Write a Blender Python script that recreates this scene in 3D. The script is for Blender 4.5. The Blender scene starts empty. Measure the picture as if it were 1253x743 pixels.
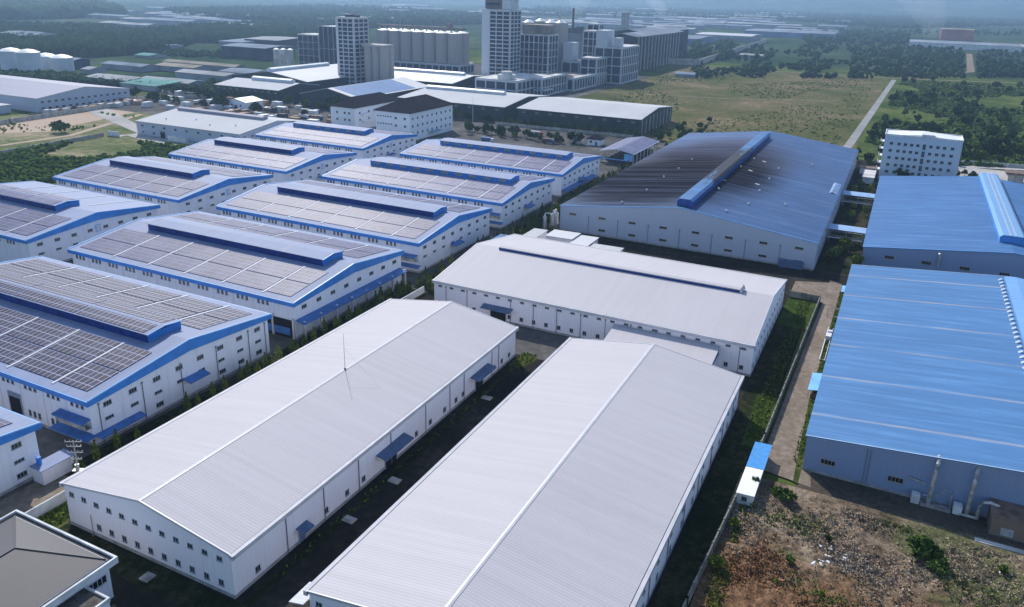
import bpy, math, random
import numpy as np
random.seed(7); RNG=np.random.default_rng(11)
sc=bpy.context.scene
COL=sc.collection
PI=math.pi

# ------------------------------------------------------------------ camera
HC=100.0
CR=(0.897874,0.439579,0.024333); CU=(-0.158627,0.271460,0.949288); CF=(-0.410681,0.856201,-0.313466)
FP=955.912; PX,PY=637.672,306.349
cam=bpy.data.cameras.new('camera'); co=bpy.data.objects.new('camera',cam); COL.objects.link(co)
from mathutils import Matrix, Vector
co.matrix_world=Matrix(((CR[0],CU[0],-CF[0],0),(CR[1],CU[1],-CF[1],0),(CR[2],CU[2],-CF[2],HC),(0,0,0,1)))
cam.sensor_width=36; cam.lens=FP/1253*36; cam.shift_x=-(PX-626.5)/1253; cam.shift_y=(PY-371.5)/1253
cam.clip_start=1; cam.clip_end=60000
sc.camera=co
def G(px,py,z=0.0):
    "ground (or height z) point seen at a place of the survey photograph"
    a=(px-PX)/FP; b=-(py-PY)/FP
    d=[CR[i]*a+CU[i]*b+CF[i] for i in range(3)]
    t=(z-HC)/d[2]
    return (d[0]*t,d[1]*t,z)

# ------------------------------------------------------------------ materials
def mat(name): 
    m=bpy.data.materials.new(name); m.use_nodes=True
    nt=m.node_tree; b=nt.nodes['Principled BSDF']; return m,nt,b
class N:
    def __init__(s,nt): s.nt=nt
    def new(s,t,**k):
        n=s.nt.nodes.new(t)
        for a,v in k.items(): setattr(n,a,v)
        return n
    def link(s,a,b): s.nt.links.new(a,b)
    def val(s,n,i,v):
        if isinstance(v,bpy.types.NodeSocket): s.link(v,n.inputs[i])
        else: n.inputs[i].default_value=v
    def math(s,op,a,b=0.0,c=0.0,clamp=False):
        n=s.new('ShaderNodeMath',operation=op); n.use_clamp=clamp
        s.val(n,0,a); s.val(n,1,b)
        if op in('MULTIPLY_ADD','SMOOTH_MIN','COMPARE','WRAP'): s.val(n,2,c)
        return n.outputs[0]
    def coord(s,kind='Object'):
        return s.new('ShaderNodeTexCoord').outputs[kind]
    def xyz(s,v):
        n=s.new('ShaderNodeSeparateXYZ'); s.link(v,n.inputs[0]); return n.outputs
    def mapping(s,v,scale=(1,1,1),loc=(0,0,0)):
        n=s.new('ShaderNodeMapping'); s.link(v,n.inputs[0]); n.inputs['Scale'].default_value=scale; n.inputs['Location'].default_value=loc; return n.outputs[0]
    def noise(s,v,scale,detail=3,rough=.55,dist=0.0):
        if not hasattr(s,'off'):
            oi=s.new('ShaderNodeObjectInfo'); mv=s.new('ShaderNodeVectorMath',operation='SCALE'); mv.inputs[0].default_value=(37.1,53.7,11.3); s.link(oi.outputs['Random'],mv.inputs['Scale']); s.off=mv.outputs[0]
        av=s.new('ShaderNodeVectorMath',operation='ADD'); s.link(v,av.inputs[0]); s.link(s.off,av.inputs[1]); v=av.outputs[0]
        n=s.new('ShaderNodeTexNoise'); s.link(v,n.inputs['Vector']); n.inputs['Scale'].default_value=scale
        n.inputs['Detail'].default_value=detail; n.inputs['Roughness'].default_value=rough; n.inputs['Distortion'].default_value=dist; return n.outputs[0]
    def ramp(s,f,stops,interp='LINEAR'):
        n=s.new('ShaderNodeValToRGB'); s.link(f,n.inputs[0]); cr=n.color_ramp; cr.interpolation=interp
        while len(cr.elements)<len(stops): cr.elements.new(0.5)
        for e,(p,c) in zip(cr.elements,stops): e.position=p; e.color=(c[0],c[1],c[2],1) if not isinstance(c,float) else (c,c,c,1)
        return n.outputs[0]
    def mix(s,f,a,b,mode='MIX'):
        n=s.new('ShaderNodeMix',data_type='RGBA',blend_type=mode); s.val(n,0,f)
        for i,v in ((6,a),(7,b)):
            if isinstance(v,bpy.types.NodeSocket): s.link(v,n.inputs[i])
            else: n.inputs[i].default_value=(v[0],v[1],v[2],1)
        return n.outputs[2]
    def bump(s,h,strength,dist,b,prev=None):
        n=s.new('ShaderNodeBump'); n.inputs['Strength'].default_value=strength; n.inputs['Distance'].default_value=dist
        s.link(h,n.inputs['Height']); 
        if prev: s.link(prev,n.inputs['Normal'])
        s.link(n.outputs[0],b.inputs['Normal']); return n.outputs[0]
    def step(s,x,lo,hi):
        n=s.new('ShaderNodeMapRange'); n.interpolation_type='SMOOTHSTEP'; s.val(n,0,x); n.inputs[1].default_value=lo; n.inputs[2].default_value=hi
        n.inputs[3].default_value=0; n.inputs[4].default_value=1; return n.outputs[0]

MATS={}
def simple(name,col,rough=.6,metal=0,var=.12,scale=.25,spec=.25,bumpy=0):
    if name in MATS: return MATS[name]
    m,nt,b=mat(name); n=N(nt); v=n.coord()
    f=n.noise(v,scale,4)
    c=n.mix(n.step(f,.3,.7),tuple(x*(1-var) for x in col),tuple(min(1,x*(1+var)) for x in col))
    nt.links.new(c,b.inputs['Base Color']); b.inputs['Roughness'].default_value=rough; b.inputs['Metallic'].default_value=metal
    b.inputs['Specular IOR Level'].default_value=spec
    if bumpy: n.bump(n.noise(v,scale*8,3),bumpy,.05,b)
    MATS[name]=m; return m

def sheet_roof(name,col,ax,pitch=.5,seam=.28,rough=.66,sheetw=6.0,var=.05,dirt=.10,dirtcol=None,band=None,spec=.18):
    """corrugated sheet: ribs run down the slope; ax = local axis across the ribs"""
    if name in MATS: return MATS[name]
    m,nt,b=mat(name); n=N(nt); v=n.coord(); X=n.xyz(v)
    a=X[ax]
    fr=n.math('FRACT',n.math('DIVIDE',a,pitch))
    tri=n.math('ABSOLUTE',n.math('SUBTRACT',fr,.5))            # 0 at rib, .5 between
    rib=n.math('SUBTRACT',1.0,n.step(tri,.06,.26))
    # tone of each sheet
    wn=n.new('ShaderNodeTexWhiteNoise',noise_dimensions='1D'); n.link(n.math('FLOOR',n.math('DIVIDE',a,1.0)),wn.inputs['W'])
    sc3=(.9,.08,.3) if ax==0 else (.08,.9,.3)
    streak=n.noise(n.mapping(v,sc3),.55,5,.6)
    big=n.noise(v,.035,4,.6)
    t=n.math('ADD',n.math('MULTIPLY',n.math('SUBTRACT',wn.outputs[0],.5),var),n.math('MULTIPLY',n.math('SUBTRACT',streak,.5),dirt*1.2))
    t=n.math('ADD',t,n.math('MULTIPLY',n.math('SUBTRACT',big,.5),dirt*1.6))
    t=n.math('ADD',t,n.math('MULTIPLY',rib,-seam*.55))
    t=n.math('ADD',t,1.0)
    base=(col[0],col[1],col[2])
    if dirtcol:
        base=n.mix(n.math('MULTIPLY',n.step(streak,.45,.75),.38),base,dirtcol)
    if band:  # dull lap lines every so many metres, running with the ribs
        per,wd,bc,am=band
        bf=n.math('ABSOLUTE',n.math('SUBTRACT',n.math('FRACT',n.math('DIVIDE',a,per)),.5))
        bm=n.math('SUBTRACT',1.0,n.step(bf,wd*.35,wd))
        sc4=(.05,.6,.3) if ax==1 else (.6,.05,.3)
        bm=n.math('MULTIPLY',bm,n.math('MULTIPLY',n.step(n.noise(n.mapping(v,sc4),1.1,4,.7),.3,.65),am))
        base=n.mix(bm,base,bc)
    mul=n.new('ShaderNodeCombineColor'); [n.link(t,mul.inputs[i]) for i in range(3)]
    c=n.mix(1.0,base,mul.outputs[0],'MULTIPLY')
    n.link(c,b.inputs['Base Color'])
    b.inputs['Specular IOR Level'].default_value=spec
    n.link(n.math('ADD',n.math('MULTIPLY',big,.25),rough-.12),b.inputs['Roughness'])
    n.bump(rib,.35,.03,b)
    MATS[name]=m; return m

def wall_mat(name,col,pitch=.9,grime=.25,seam=.1,rough=.6):
    if name in MATS: return MATS[name]
    m,nt,b=mat(name); n=N(nt); v=n.coord(); X=n.xyz(v)
    s=n.math('ADD',X[0],X[1])
    fr=n.math('ABSOLUTE',n.math('SUBTRACT',n.math('FRACT',n.math('DIVIDE',s,pitch)),.5))
    rib=n.math('SUBTRACT',1.0,n.step(fr,.03,.14))
    st=n.noise(n.mapping(v,(1,1,.07)),1.1,5,.65)
    big=n.noise(v,.12,4)
    low=n.math('SUBTRACT',1.0,n.step(n.math('ADD',X[2],n.math('MULTIPLY',n.noise(v,.8,3),1.6)),.4,2.6))
    g=n.math('ADD',n.math('MULTIPLY',n.step(st,.5,.8),grime),n.math('MULTIPLY',low,grime*.9))
    g=n.math('ADD',g,n.math('MULTIPLY',n.math('SUBTRACT',big,.5),.12))
    g=n.math('ADD',g,n.math('MULTIPLY',rib,seam))
    g=n.math('MINIMUM',n.math('MAXIMUM',g,0.0),.8)
    c=n.mix(g,col,(.22,.20,.18))
    n.link(c,b.inputs['Base Color']); b.inputs['Roughness'].default_value=rough; b.inputs['Specular IOR Level'].default_value=.25
    n.bump(rib,.3,.02,b)
    MATS[name]=m; return m

WHITE_Y=sheet_roof('white_sheet_roof_y',(.465,.445,.475),1,.62,.20,.66,var=.05,dirt=.12)
WHITE_X=sheet_roof('white_sheet_roof_x',(.475,.455,.48),0,.75,.09,.66,var=.035,dirt=.10)
WHITEB=sheet_roof('bright_sheet_roof_x',(.50,.51,.53),0,.8,.12,.7,var=.05,dirt=.22,spec=.03,dirtcol=(.36,.34,.31))
WHITEBY=sheet_roof('bright_sheet_roof_y',(.54,.55,.58),1,.8,.12,.66,var=.05,dirt=.15,dirtcol=(.45,.43,.38))
BLUE_Y=sheet_roof('blue_sheet_roof',(.072,.190,.395),1,.6,.36,.66,var=.10,dirt=.22,dirtcol=(.15,.33,.60),band=(21.5,.036,(.33,.34,.38),.8))
BLUE5=sheet_roof('blue_sheet_roof_rear',(.052,.150,.345),1,.6,.26,.66,var=.10,dirt=.22,dirtcol=(.16,.34,.60),band=(24.0,.012,(.12,.16,.24),.8))
BLUE_S=sheet_roof('blue_trim_sheet',(.045,.21,.60),1,.5,.15,.66,var=.05,dirt=.10)
PALEBLUE=sheet_roof('pale_blue_sheet',(.22,.27,.41),0,.8,.12,.66,var=.08,dirt=.35,dirtcol=(.24,.22,.31))
GREYV=sheet_roof('violet_grey_sheet',(.30,.30,.38),1,1.0,.15,.66,var=.10,dirt=.25)

WALLW=wall_mat('white_cladding',(.86,.83,.88),1.1,.12,.06)
WALLS=wall_mat('pale_render_wall',(.74,.76,.84),5.5,.26,.05)
WALLG=wall_mat('blue_grey_cladding',(.42,.47,.58),1.0,.16,.08)
WALLB=wall_mat('dusty_blue_cladding',(.22,.30,.47),1.0,.20,.10)
WALLP=wall_mat('white_plaster',(.80,.83,.90),40,.14,.0)
DARKW=wall_mat('dark_green_cladding',(.028,.045,.055),1.0,.10,.05)
PLINTH=simple('grey_plinth',(.30,.31,.32),.9,0,.25,.6)
TRIM=simple('white_trim',(.50,.50,.53),.4,0,.06,.4)
GUTD=simple('dark_gutter',(.035,.04,.045),.8,0,.2,1)
FASC=simple('blue_fascia',(.028,.20,.58),.4,0,.12,.3)
FASCL=simple('light_blue_fascia',(.16,.40,.74),.4,0,.12,.3)
NAVY=simple('navy_louvre_wall',(.008,.035,.20),.5,0,.35,.35)
CANB=simple('canopy_blue',(.05,.16,.42),.45,0,.15,.5)
CANG=simple('canopy_grey_blue',(.085,.14,.25),.45,0,.15,.5)
GLASS,_nt,_b=mat('window_glass'); _b.inputs['Base Color'].default_value=(.012,.016,.025,1); _b.inputs['Roughness'].default_value=.12
FRAME=simple('window_frame',(.30,.32,.36),.5,0,.1,1)
FRAMEW=simple('window_frame_white',(.6,.62,.66),.5,0,.1,1)
FRAMEY=simple('window_frame_tan',(.34,.31,.24),.5,0,.1,1)
DOORD=simple('dark_doorway',(.012,.012,.015),.9,0,.1,1)
DOORM=simple('door_metal',(.30,.36,.46),.5,0,.2,1)
PIPE=simple('downpipe_grey',(.16,.18,.22),.5,0,.1,1)
STEEL=simple('galvanised_steel',(.52,.53,.54),.35,.7,.2,1.5)
STEELR=simple('weathered_duct',(.42,.41,.40),.45,.35,.35,.8)
CONC=simple('concrete',(.36,.35,.33),.9,0,.3,.35,bumpy=.3)
CONCL=simple('pale_concrete',(.50,.50,.50),.85,0,.3,.12,bumpy=.2)
CONCW=simple('white_compound_wall',(.60,.62,.64),.85,0,.2,.3)
CONCF=simple('mossy_fence_wall',(.19,.19,.17),.95,0,.4,.4)
TANK=simple('tank_paint',(.50,.55,.62),.5,0,.12,.06)
TANKW=simple('tank_roof_white',(.80,.80,.78),.45,0,.08,.05)
RUST=simple('rusty_brown_sheet',(.16,.11,.085),.7,0,.35,.5)
TILE,_nt,_b=mat('grey_roof_tile'); _n=N(_nt); _v=_n.coord(); _X=_n.xyz(_v)
_f1=_n.math('ABSOLUTE',_n.math('SUBTRACT',_n.math('FRACT',_n.math('DIVIDE',_X[2],.115)),.5))
_f2=_n.math('ABSOLUTE',_n.math('SUBTRACT',_n.math('FRACT',_n.math('DIVIDE',_n.math('ADD',_X[0],_X[1]),.45)),.5))
_l=_n.math('MAXIMUM',_n.math('SUBTRACT',1.0,_n.step(_f1,.05,.22)),_n.math('MULTIPLY',_n.math('SUBTRACT',1.0,_n.step(_f2,.03,.12)),.35))
_c=_n.mix(_l,_n.mix(_n.noise(_v,.5,5,.7),(.050,.048,.056),(.082,.078,.088)),(.055,.055,.065))
_nt.links.new(_c,_b.inputs['Base Color']); _b.inputs['Roughness'].default_value=.6; _n.bump(_l,-.5,.04,_b)
TILED=simple('dark_slate_tile',(.028,.026,.034),.8,0,.35,.8,spec=0)

def solar_mat(name,base,line,pu=1.4,pv=2.1,var=.3,rough=.5,dust=.2,wu=.075):
    m,nt,b=mat(name); n=N(nt); v=n.coord(); X=n.xyz(v)
    fu=n.math('ABSOLUTE',n.math('SUBTRACT',n.math('FRACT',n.math('DIVIDE',X[0],pu)),.5))
    fv=n.math('ABSOLUTE',n.math('SUBTRACT',n.math('FRACT',n.math('DIVIDE',X[1],pv)),.5))
    l=n.math('MAXIMUM',n.math('SUBTRACT',1.0,n.step(fu,wu*.45,wu)),n.math('SUBTRACT',1.0,n.step(fv,.03,.06)))
    cu=n.new('ShaderNodeTexWhiteNoise',noise_dimensions='2D'); cv=n.new('ShaderNodeCombineXYZ')
    n.link(n.math('FLOOR',n.math('ADD',n.math('DIVIDE',X[0],pu),.5)),cv.inputs[0]); n.link(n.math('FLOOR',n.math('ADD',n.math('DIVIDE',X[1],pv),.5)),cv.inputs[1]); n.link(cv.outputs[0],cu.inputs[0])
    tone=n.mix(cu.outputs[0],tuple(x*(1-var) for x in base),tuple(x*(1+var) for x in base))
    d=n.step(n.noise(v,.09,5,.65),.42,.75)
    tone=n.mix(n.math('MULTIPLY',d,dust),tone,(.17,.175,.26))
    c=n.mix(l,tone,line); n.link(c,b.inputs['Base Color'])
    b.inputs['Roughness'].default_value=rough; b.inputs['Specular IOR Level'].default_value=.12
    return m
SOL1=solar_mat('solar_cells_clean',(.026,.026,.062),(.30,.31,.42),pu=1.7,pv=2.3,dust=.10,wu=.085)
SOL2=solar_mat('solar_cells_dusty',(.055,.060,.135),(.19,.20,.31),dust=.45,rough=.5)
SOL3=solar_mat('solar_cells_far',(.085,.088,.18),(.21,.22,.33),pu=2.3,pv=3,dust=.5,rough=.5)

# soot-stained blue roof of the burnt factory (soot is a stain with its own shape on the sheets)
def soot_roof():
    m=sheet_roof('sooty_blue_roof',(.034,.090,.225),1,.6,.22,.66,var=.14,dirt=.34,dirtcol=(.12,.20,.34),band=(27.0,.012,(.26,.31,.38),1.0))
    nt=m.node_tree; n=N(nt); b=nt.nodes['Principled BSDF']; src=b.inputs['Base Color'].links[0].from_socket
    v=n.coord(); X=n.xyz(v)
    w=n.noise(n.mapping(v,(.020,.13,.1)),1.0,6,.68,.4)
    def blob(cx,cy,rx,ry,amp,lo,hi):
        dx=n.math('DIVIDE',n.math('SUBTRACT',X[0],cx),rx); dy=n.math('DIVIDE',n.math('SUBTRACT',X[1],cy),ry)
        r=n.math('SQRT',n.math('ADD',n.math('MULTIPLY',dx,dx),n.math('MULTIPLY',dy,dy)))
        r=n.math('ADD',r,n.math('MULTIPLY',n.math('SUBTRACT',w,.5),amp))
        return n.math('SUBTRACT',1.0,n.step(r,lo,hi))
    black=n.math('MAXIMUM',blob(27,62,50,76,.55,.55,1.22),blob(60,84,27,72,.6,.30,1.10))
    brown=blob(36,132,50,66,.6,.45,1.25)
    ln=n.math('ABSOLUTE',n.math('SUBTRACT',n.math('FRACT',n.math('DIVIDE',n.math('ADD',X[1],7.0),26.0)),.5)); ln=n.math('SUBTRACT',1.0,n.step(ln,.004,.016))
    sk=n.noise(n.mapping(v,(.012,.55,.1)),1.0,4,.7)
    keep=n.math('MULTIPLY',n.math('SUBTRACT',1.0,n.math('MULTIPLY',ln,.40)),n.math('ADD',n.math('MULTIPLY',n.step(sk,.25,.6),.22),.78))
    black=n.math('MULTIPLY',black,keep); brown=n.math('MULTIPLY',brown,keep)
    c=n.mix(n.math('MULTIPLY',brown,.75),src,(.060,.042,.040))
    c=n.mix(n.math('MULTIPLY',black,.97),c,(.010,.008,.011))
    n.link(c,b.inputs['Base Color']); n.link(n.math('MULTIPLY',n.math('SUBTRACT',1.0,n.math('MAXIMUM',black,brown)),.18),b.inputs['Specular IOR Level']); return m
SOOT=soot_roof()

def ground_mat(name,stops,s1=.02,s2=.4,mixk=.4,rough=.95,bump=.4,bd=.3,spec=0.0):
    if name in MATS: return MATS[name]
    m,nt,b=mat(name); n=N(nt); v=n.coord('Object')
    a=n.noise(v,s1,6,.62,.3); c2=n.noise(v,s2,4,.65)
    f=n.math('ADD',n.math('MULTIPLY',a,1-mixk),n.math('MULTIPLY',c2,mixk))
    c=n.ramp(f,stops); n.link(c,b.inputs['Base Color']); b.inputs['Roughness'].default_value=rough
    b.inputs['Specular IOR Level'].default_value=spec
    n.bump(c2,bump,bd,b); MATS[name]=m; return m
GR_FAR=ground_mat('far_land',[(.30,(.012,.028,.018)),(.44,(.022,.045,.024)),(.54,(.045,.075,.035)),(.64,(.09,.11,.065)),(.76,(.20,.20,.16))],.0022,.02,.35,bump=.0)
GR_FIELD=ground_mat('rough_field',[(.30,(.034,.050,.016)),(.43,(.074,.088,.030)),(.51,(.115,.108,.048)),(.58,(.175,.140,.082)),(.68,(.34,.24,.165))],.012,.30,.52,bd=.6)
GR_SCRUB=ground_mat('scrub_ground',[(.32,(.022,.042,.012)),(.46,(.052,.082,.022)),(.56,(.10,.125,.035)),(.68,(.20,.17,.09))],.018,.2,.4,bd=.5)
GR_WASTE=ground_mat('waste_ground',[(.34,(.055,.085,.030)),(.45,(.11,.135,.055)),(.54,(.21,.20,.115)),(.64,(.38,.30,.22))],.016,.18,.35,bd=.4)
GR_SAND=ground_mat('sandy_soil',[(.35,(.36,.28,.22)),(.55,(.46,.36,.28)),(.7,(.28,.24,.17))],.03,.3,.4)
ASPH=ground_mat('asphalt_shade_dark',[(.35,(.013,.012,.011)),(.52,(.028,.026,.023)),(.68,(.065,.058,.05))],.05,.5,.4,bump=.1)  # asphalt with the alley shade put into its colour
YARD=ground_mat('concrete_yard',[(.35,(.060,.060,.060)),(.52,(.105,.102,.098)),(.68,(.20,.19,.17))],.03,.4,.35,bump=.1)
YARDL=ground_mat('pale_concrete_yard',[(.35,(.30,.29,.28)),(.52,(.42,.40,.38)),(.68,(.52,.49,.45))],.03,.4,.35,bump=.1)
PATHM=ground_mat('earth_path',[(.32,(.12,.095,.072)),(.5,(.22,.178,.142)),(.66,(.32,.27,.22))],.06,.7,.5,bump=.3,bd=.1)
ROADM=ground_mat('worn_road',[(.35,(.22,.22,.225)),(.55,(.30,.30,.30)),(.7,(.36,.35,.33))],.05,.5,.3,bump=.05)
GRASSY=ground_mat('lawn_grass',[(.32,(.010,.020,.006)),(.5,(.038,.066,.014)),(.66,(.13,.12,.045))],.12,1.1,.5,bd=.15)
GRASSD=ground_mat('patchy_verge_shade_dark',[(.34,(.008,.013,.005)),(.5,(.020,.026,.011)),(.62,(.06,.053,.03))],.08,.7,.5,bd=.15)  # grass colour darkened to paint in the shade beside the buildings

def leaf_mat(name,c0,c1,scale=.6):
    m,nt,b=mat(name); n=N(nt); v=n.coord()
    oi=n.new('ShaderNodeObjectInfo')
    f=n.math('ADD',n.math('MULTIPLY',n.noise(v,scale,3),.75),n.math('MULTIPLY',oi.outputs['Random'],.3))
    c=n.mix(n.step(f,.3,.8),c0,c1); n.link(c,b.inputs['Base Color']); b.inputs['Roughness'].default_value=.9
    b.inputs['Specular IOR Level'].default_value=.0
    try: b.inputs['Subsurface Weight'].default_value=0
    except Exception: pass
    return m
LEAF=leaf_mat('foliage_dark',(.036,.068,.016),(.115,.165,.040))
LEAF2=leaf_mat('foliage_fresh',(.075,.11,.014),(.22,.26,.035),.9)
LEAFD=leaf_mat('foliage_deep',(.022,.044,.015),(.060,.095,.030))
WOODL=leaf_mat('wood_foliage',(.014,.034,.014),(.045,.078,.030),.01)
BARK=simple('bark',(.10,.075,.055),.9,0,.3,2)

# ------------------------------------------------------------------ mesh builder
class MB:
    def __init__(s): s.v=[];s.f=[];s.m=[]
    def face(s,pts,m=0):
        i=len(s.v); s.v+= [tuple(p) for p in pts]; s.f.append(tuple(range(i,i+len(pts)))); s.m.append(m)
    def box(s,x0,y0,z0,x1,y1,z1,m=0,top=None):
        if x0>x1:x0,x1=x1,x0
        if y0>y1:y0,y1=y1,y0
        if z0>z1:z0,z1=z1,z0
        i=len(s.v); s.v+=[(x0,y0,z0),(x1,y0,z0),(x1,y1,z0),(x0,y1,z0),(x0,y0,z1),(x1,y0,z1),(x1,y1,z1),(x0,y1,z1)]
        for k,q in enumerate(((0,3,2,1),(4,5,6,7),(0,1,5,4),(1,2,6,5),(2,3,7,6),(3,0,4,7))):
            s.f.append(tuple(i+j for j in q)); s.m.append(top if (k==1 and top is not None) else m)
        return s
    def prism(s,prof,t0,t1,fn,m=0,caps=None):
        "profile (a,z) list swept along t; fn(a,t,z)->xyz"
        n=len(prof); i=len(s.v)
        s.v+=[fn(a,t0,z) for a,z in prof]+[fn(a,t1,z) for a,z in prof]
        for k in range(n):
            j=(k+1)%n; s.f.append((i+k,i+j,i+n+j,i+n+k)); s.m.append(m)
        c=m if caps is None else caps
        s.f.append(tuple(i+k for k in reversed(range(n)))); s.m.append(c)
        s.f.append(tuple(i+n+k for k in range(n))); s.m.append(c)
        return s
    def cyl(s,cx,cy,z0,z1,r,n=12,m=0,r1=None,cap=True,capm=None):
        r1=r if r1 is None else r1; i=len(s.v)
        for z,rr in((z0,r),(z1,r1)):
            s.v+=[(cx+rr*math.cos(2*PI*k/n),cy+rr*math.sin(2*PI*k/n),z) for k in range(n)]
        for k in range(n):
            j=(k+1)%n; s.f.append((i+k,i+j,i+n+j,i+n+k)); s.m.append(m)
        if cap:
            s.f.append(tuple(i+n+k for k in range(n))); s.m.append(m if capm is None else capm)
            s.f.append(tuple(i+k for k in reversed(range(n)))); s.m.append(m)
        return s
    def tube(s,pts,r,n=8,m=0,r1=None):
        P=[Vector(p) for p in pts]; L=len(P); rings=[]
        for k,p in enumerate(P):
            d=(P[min(k+1,L-1)]-P[max(k-1,0)]).normalized()
            up=Vector((0,0,1)) if abs(d.z)<.9 else Vector((1,0,0))
            a=d.cross(up).normalized(); b=d.cross(a).normalized()
            rr=r if r1 is None else r+(r1-r)*k/(L-1)
            i=len(s.v); s.v+=[tuple(p+a*rr*math.cos(2*PI*q/n)+b*rr*math.sin(2*PI*q/n)) for q in range(n)]; rings.append(i)
        for k in range(L-1):
            for q in range(n):
                j=(q+1)%n; s.f.append((rings[k]+q,rings[k]+j,rings[k+1]+j,rings[k+1]+q)); s.m.append(m)
        s.f.append(tuple(rings[0]+q for q in reversed(range(n)))); s.m.append(m)
        s.f.append(tuple(rings[-1]+q for q in range(n))); s.m.append(m)
        return s
    def mesh(s,name,mats):
        me=bpy.data.meshes.new(name); me.from_pydata(s.v,[],s.f)
        for q in (mats if isinstance(mats,(list,tuple)) else [mats]): me.materials.append(q)
        if any(s.m): me.polygons.foreach_set('material_index',s.m)
        me.update(); return me
    def build(s,name,mats,parent=None,loc=(0,0,0),rz=0):
        return obj(name,s.mesh(name,mats),parent,loc,rz)
def obj(name,me,parent=None,loc=(0,0,0),rz=0):
    o=bpy.data.objects.new(name,me); COL.objects.link(o); o.location=loc; o.rotation_euler=(0,0,rz)
    if parent: o.parent=parent
    return o
def thing(name,label,cat,loc=(0,0,0),rz=0,group=None):
    return tag(obj(name,None,None,loc,rz),label,cat,group)
def tag(o,label=None,cat=None,group=None,kind=None):
    if label:o['label']=label
    if cat:o['category']=cat
    if group:o['group']=group
    if kind:o['kind']=kind
    return o
def struct(name,o): o['kind']='structure'; return o
def npmesh(name,V,F,mats,mi=None):
    me=bpy.data.meshes.new(name); nv=len(V); nf,k=F.shape
    me.vertices.add(nv); me.vertices.foreach_set('co',np.asarray(V,dtype=np.float32).ravel())
    me.loops.add(nf*k); me.loops.foreach_set('vertex_index',F.astype(np.int32).ravel())
    me.polygons.add(nf); me.polygons.foreach_set('loop_start',np.arange(0,nf*k,k,dtype=np.int32))
    try: me.polygons.foreach_set('loop_total',np.full(nf,k,dtype=np.int32))
    except Exception: pass
    for q in (mats if isinstance(mats,(list,tuple)) else [mats]): me.materials.append(q)
    if mi is not None: me.polygons.foreach_set('material_index',np.asarray(mi,dtype=np.int32))
    me.update(calc_edges=True); return me

# ------------------------------------------------------------------ windows and doors (shared meshes, face -Y, origin at centre)
_wc={}
def win_mesh(w,h,nx=2,ny=1,fm=None,fw=.09):
    fm=fm or FRAME; key=(w,h,nx,ny,fm.name)
    if key in _wc: return _wc[key]
    b=MB(); t=.10
    b.box(-w/2+fw*.5,-.05,-h/2+fw*.5,w/2-fw*.5,.10,h/2-fw*.5,1)
    for i in range(nx+1):
        x=-w/2+i*(w-fw)/nx; b.box(x,-t,-h/2,x+fw,.08,h/2,0)
    for j in range(ny+1):
        z=-h/2+j*(h-fw)/ny
        for i in range(nx):
            x=-w/2+i*(w-fw)/nx; b.box(x+fw,-t+.01,z,x+(w-fw)/nx,.08,z+fw,0)
    b.box(-w/2-.1,-.2,-h/2-.10,w/2+.1,.05,-h/2-.003,0)
    _wc[key]=b.mesh('window',[fm,GLASS]); return _wc[key]
def door_mesh(w,h,kind='open'):
    key=('d',w,h,kind)
    if key in _wc: return _wc[key]
    b=MB(); f=.2
    b.box(-w/2-f,-.12,-.0,-w/2,.06,h+f,0); b.box(w/2,-.12,0,w/2+f,.06,h+f,0); b.box(-w/2,-.12,h,w/2,.06,h+f,0)
    if kind=='open':
        b.box(-w/2,-.03,0.02,w/2,.05,h,1)
        for i in range(3): b.box(-w/2,-.07,h-.35-.3*i,w/2,-.031,h-.15-.3*i,0)
    else:
        b.box(-w/2,-.04,0.02,w/2,.05,h,2)
        k=int(h/.35)
        for i in range(k): b.box(-w/2,-.07,.1+i*.35,w/2,-.041,.16+i*.35,0)
    _wc[key]=b.mesh('door',[DOORM,DOORD,CANG if kind!='open' else DOORD]); return _wc[key]
# side: 'f' front (-y), 'b' back, 'r' right (+x), 'l' left ; positions along the side
def side_tf(side,W,D,s,z,off=0.0):
    if side=='f': return (s,-off,z),0
    if side=='b': return (s,D+off,z),PI
    if side=='r': return (W+off,s,z),PI/2
    return (-off,s,z),-PI/2
def put(root,name,me,side,W,D,s,z,off=0.0):
    loc,rz=side_tf(side,W,D,s,z,off); return obj(name,me,root,loc,rz)
def canopy(root,side,W,D,s,z,w,d,m,drop=.5,posts=False,name='canopy'):
    b=MB()
    b.prism([(0,.0),(0,.16),(-d,.16-drop),(-d,-drop)],-w/2,w/2,lambda a,t,zz:(t,a,zz),0)
    b.box(-w/2,-d-.06,-drop-.2,w/2,-d+.0,-drop+.17,0)
    if posts:
        n=max(2,int(w/6)+1)
        for i in range(n):
            x=-w/2+.3+i*(w-.6)/(n-1); b.box(x-.15,-d+.3,-z,x+.15,-d+.6,-drop-.02,1)
    else:
        for x in(-w/2+.2,w/2-.3): b.tube([(x,-.05,-1.1),(x,-d+.2,-drop)],.05,6,1)
    loc,rz=side_tf(side,W,D,s,z,.03); return b.build(name,[m,CONCW if posts else STEEL],root,loc,rz)

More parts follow.
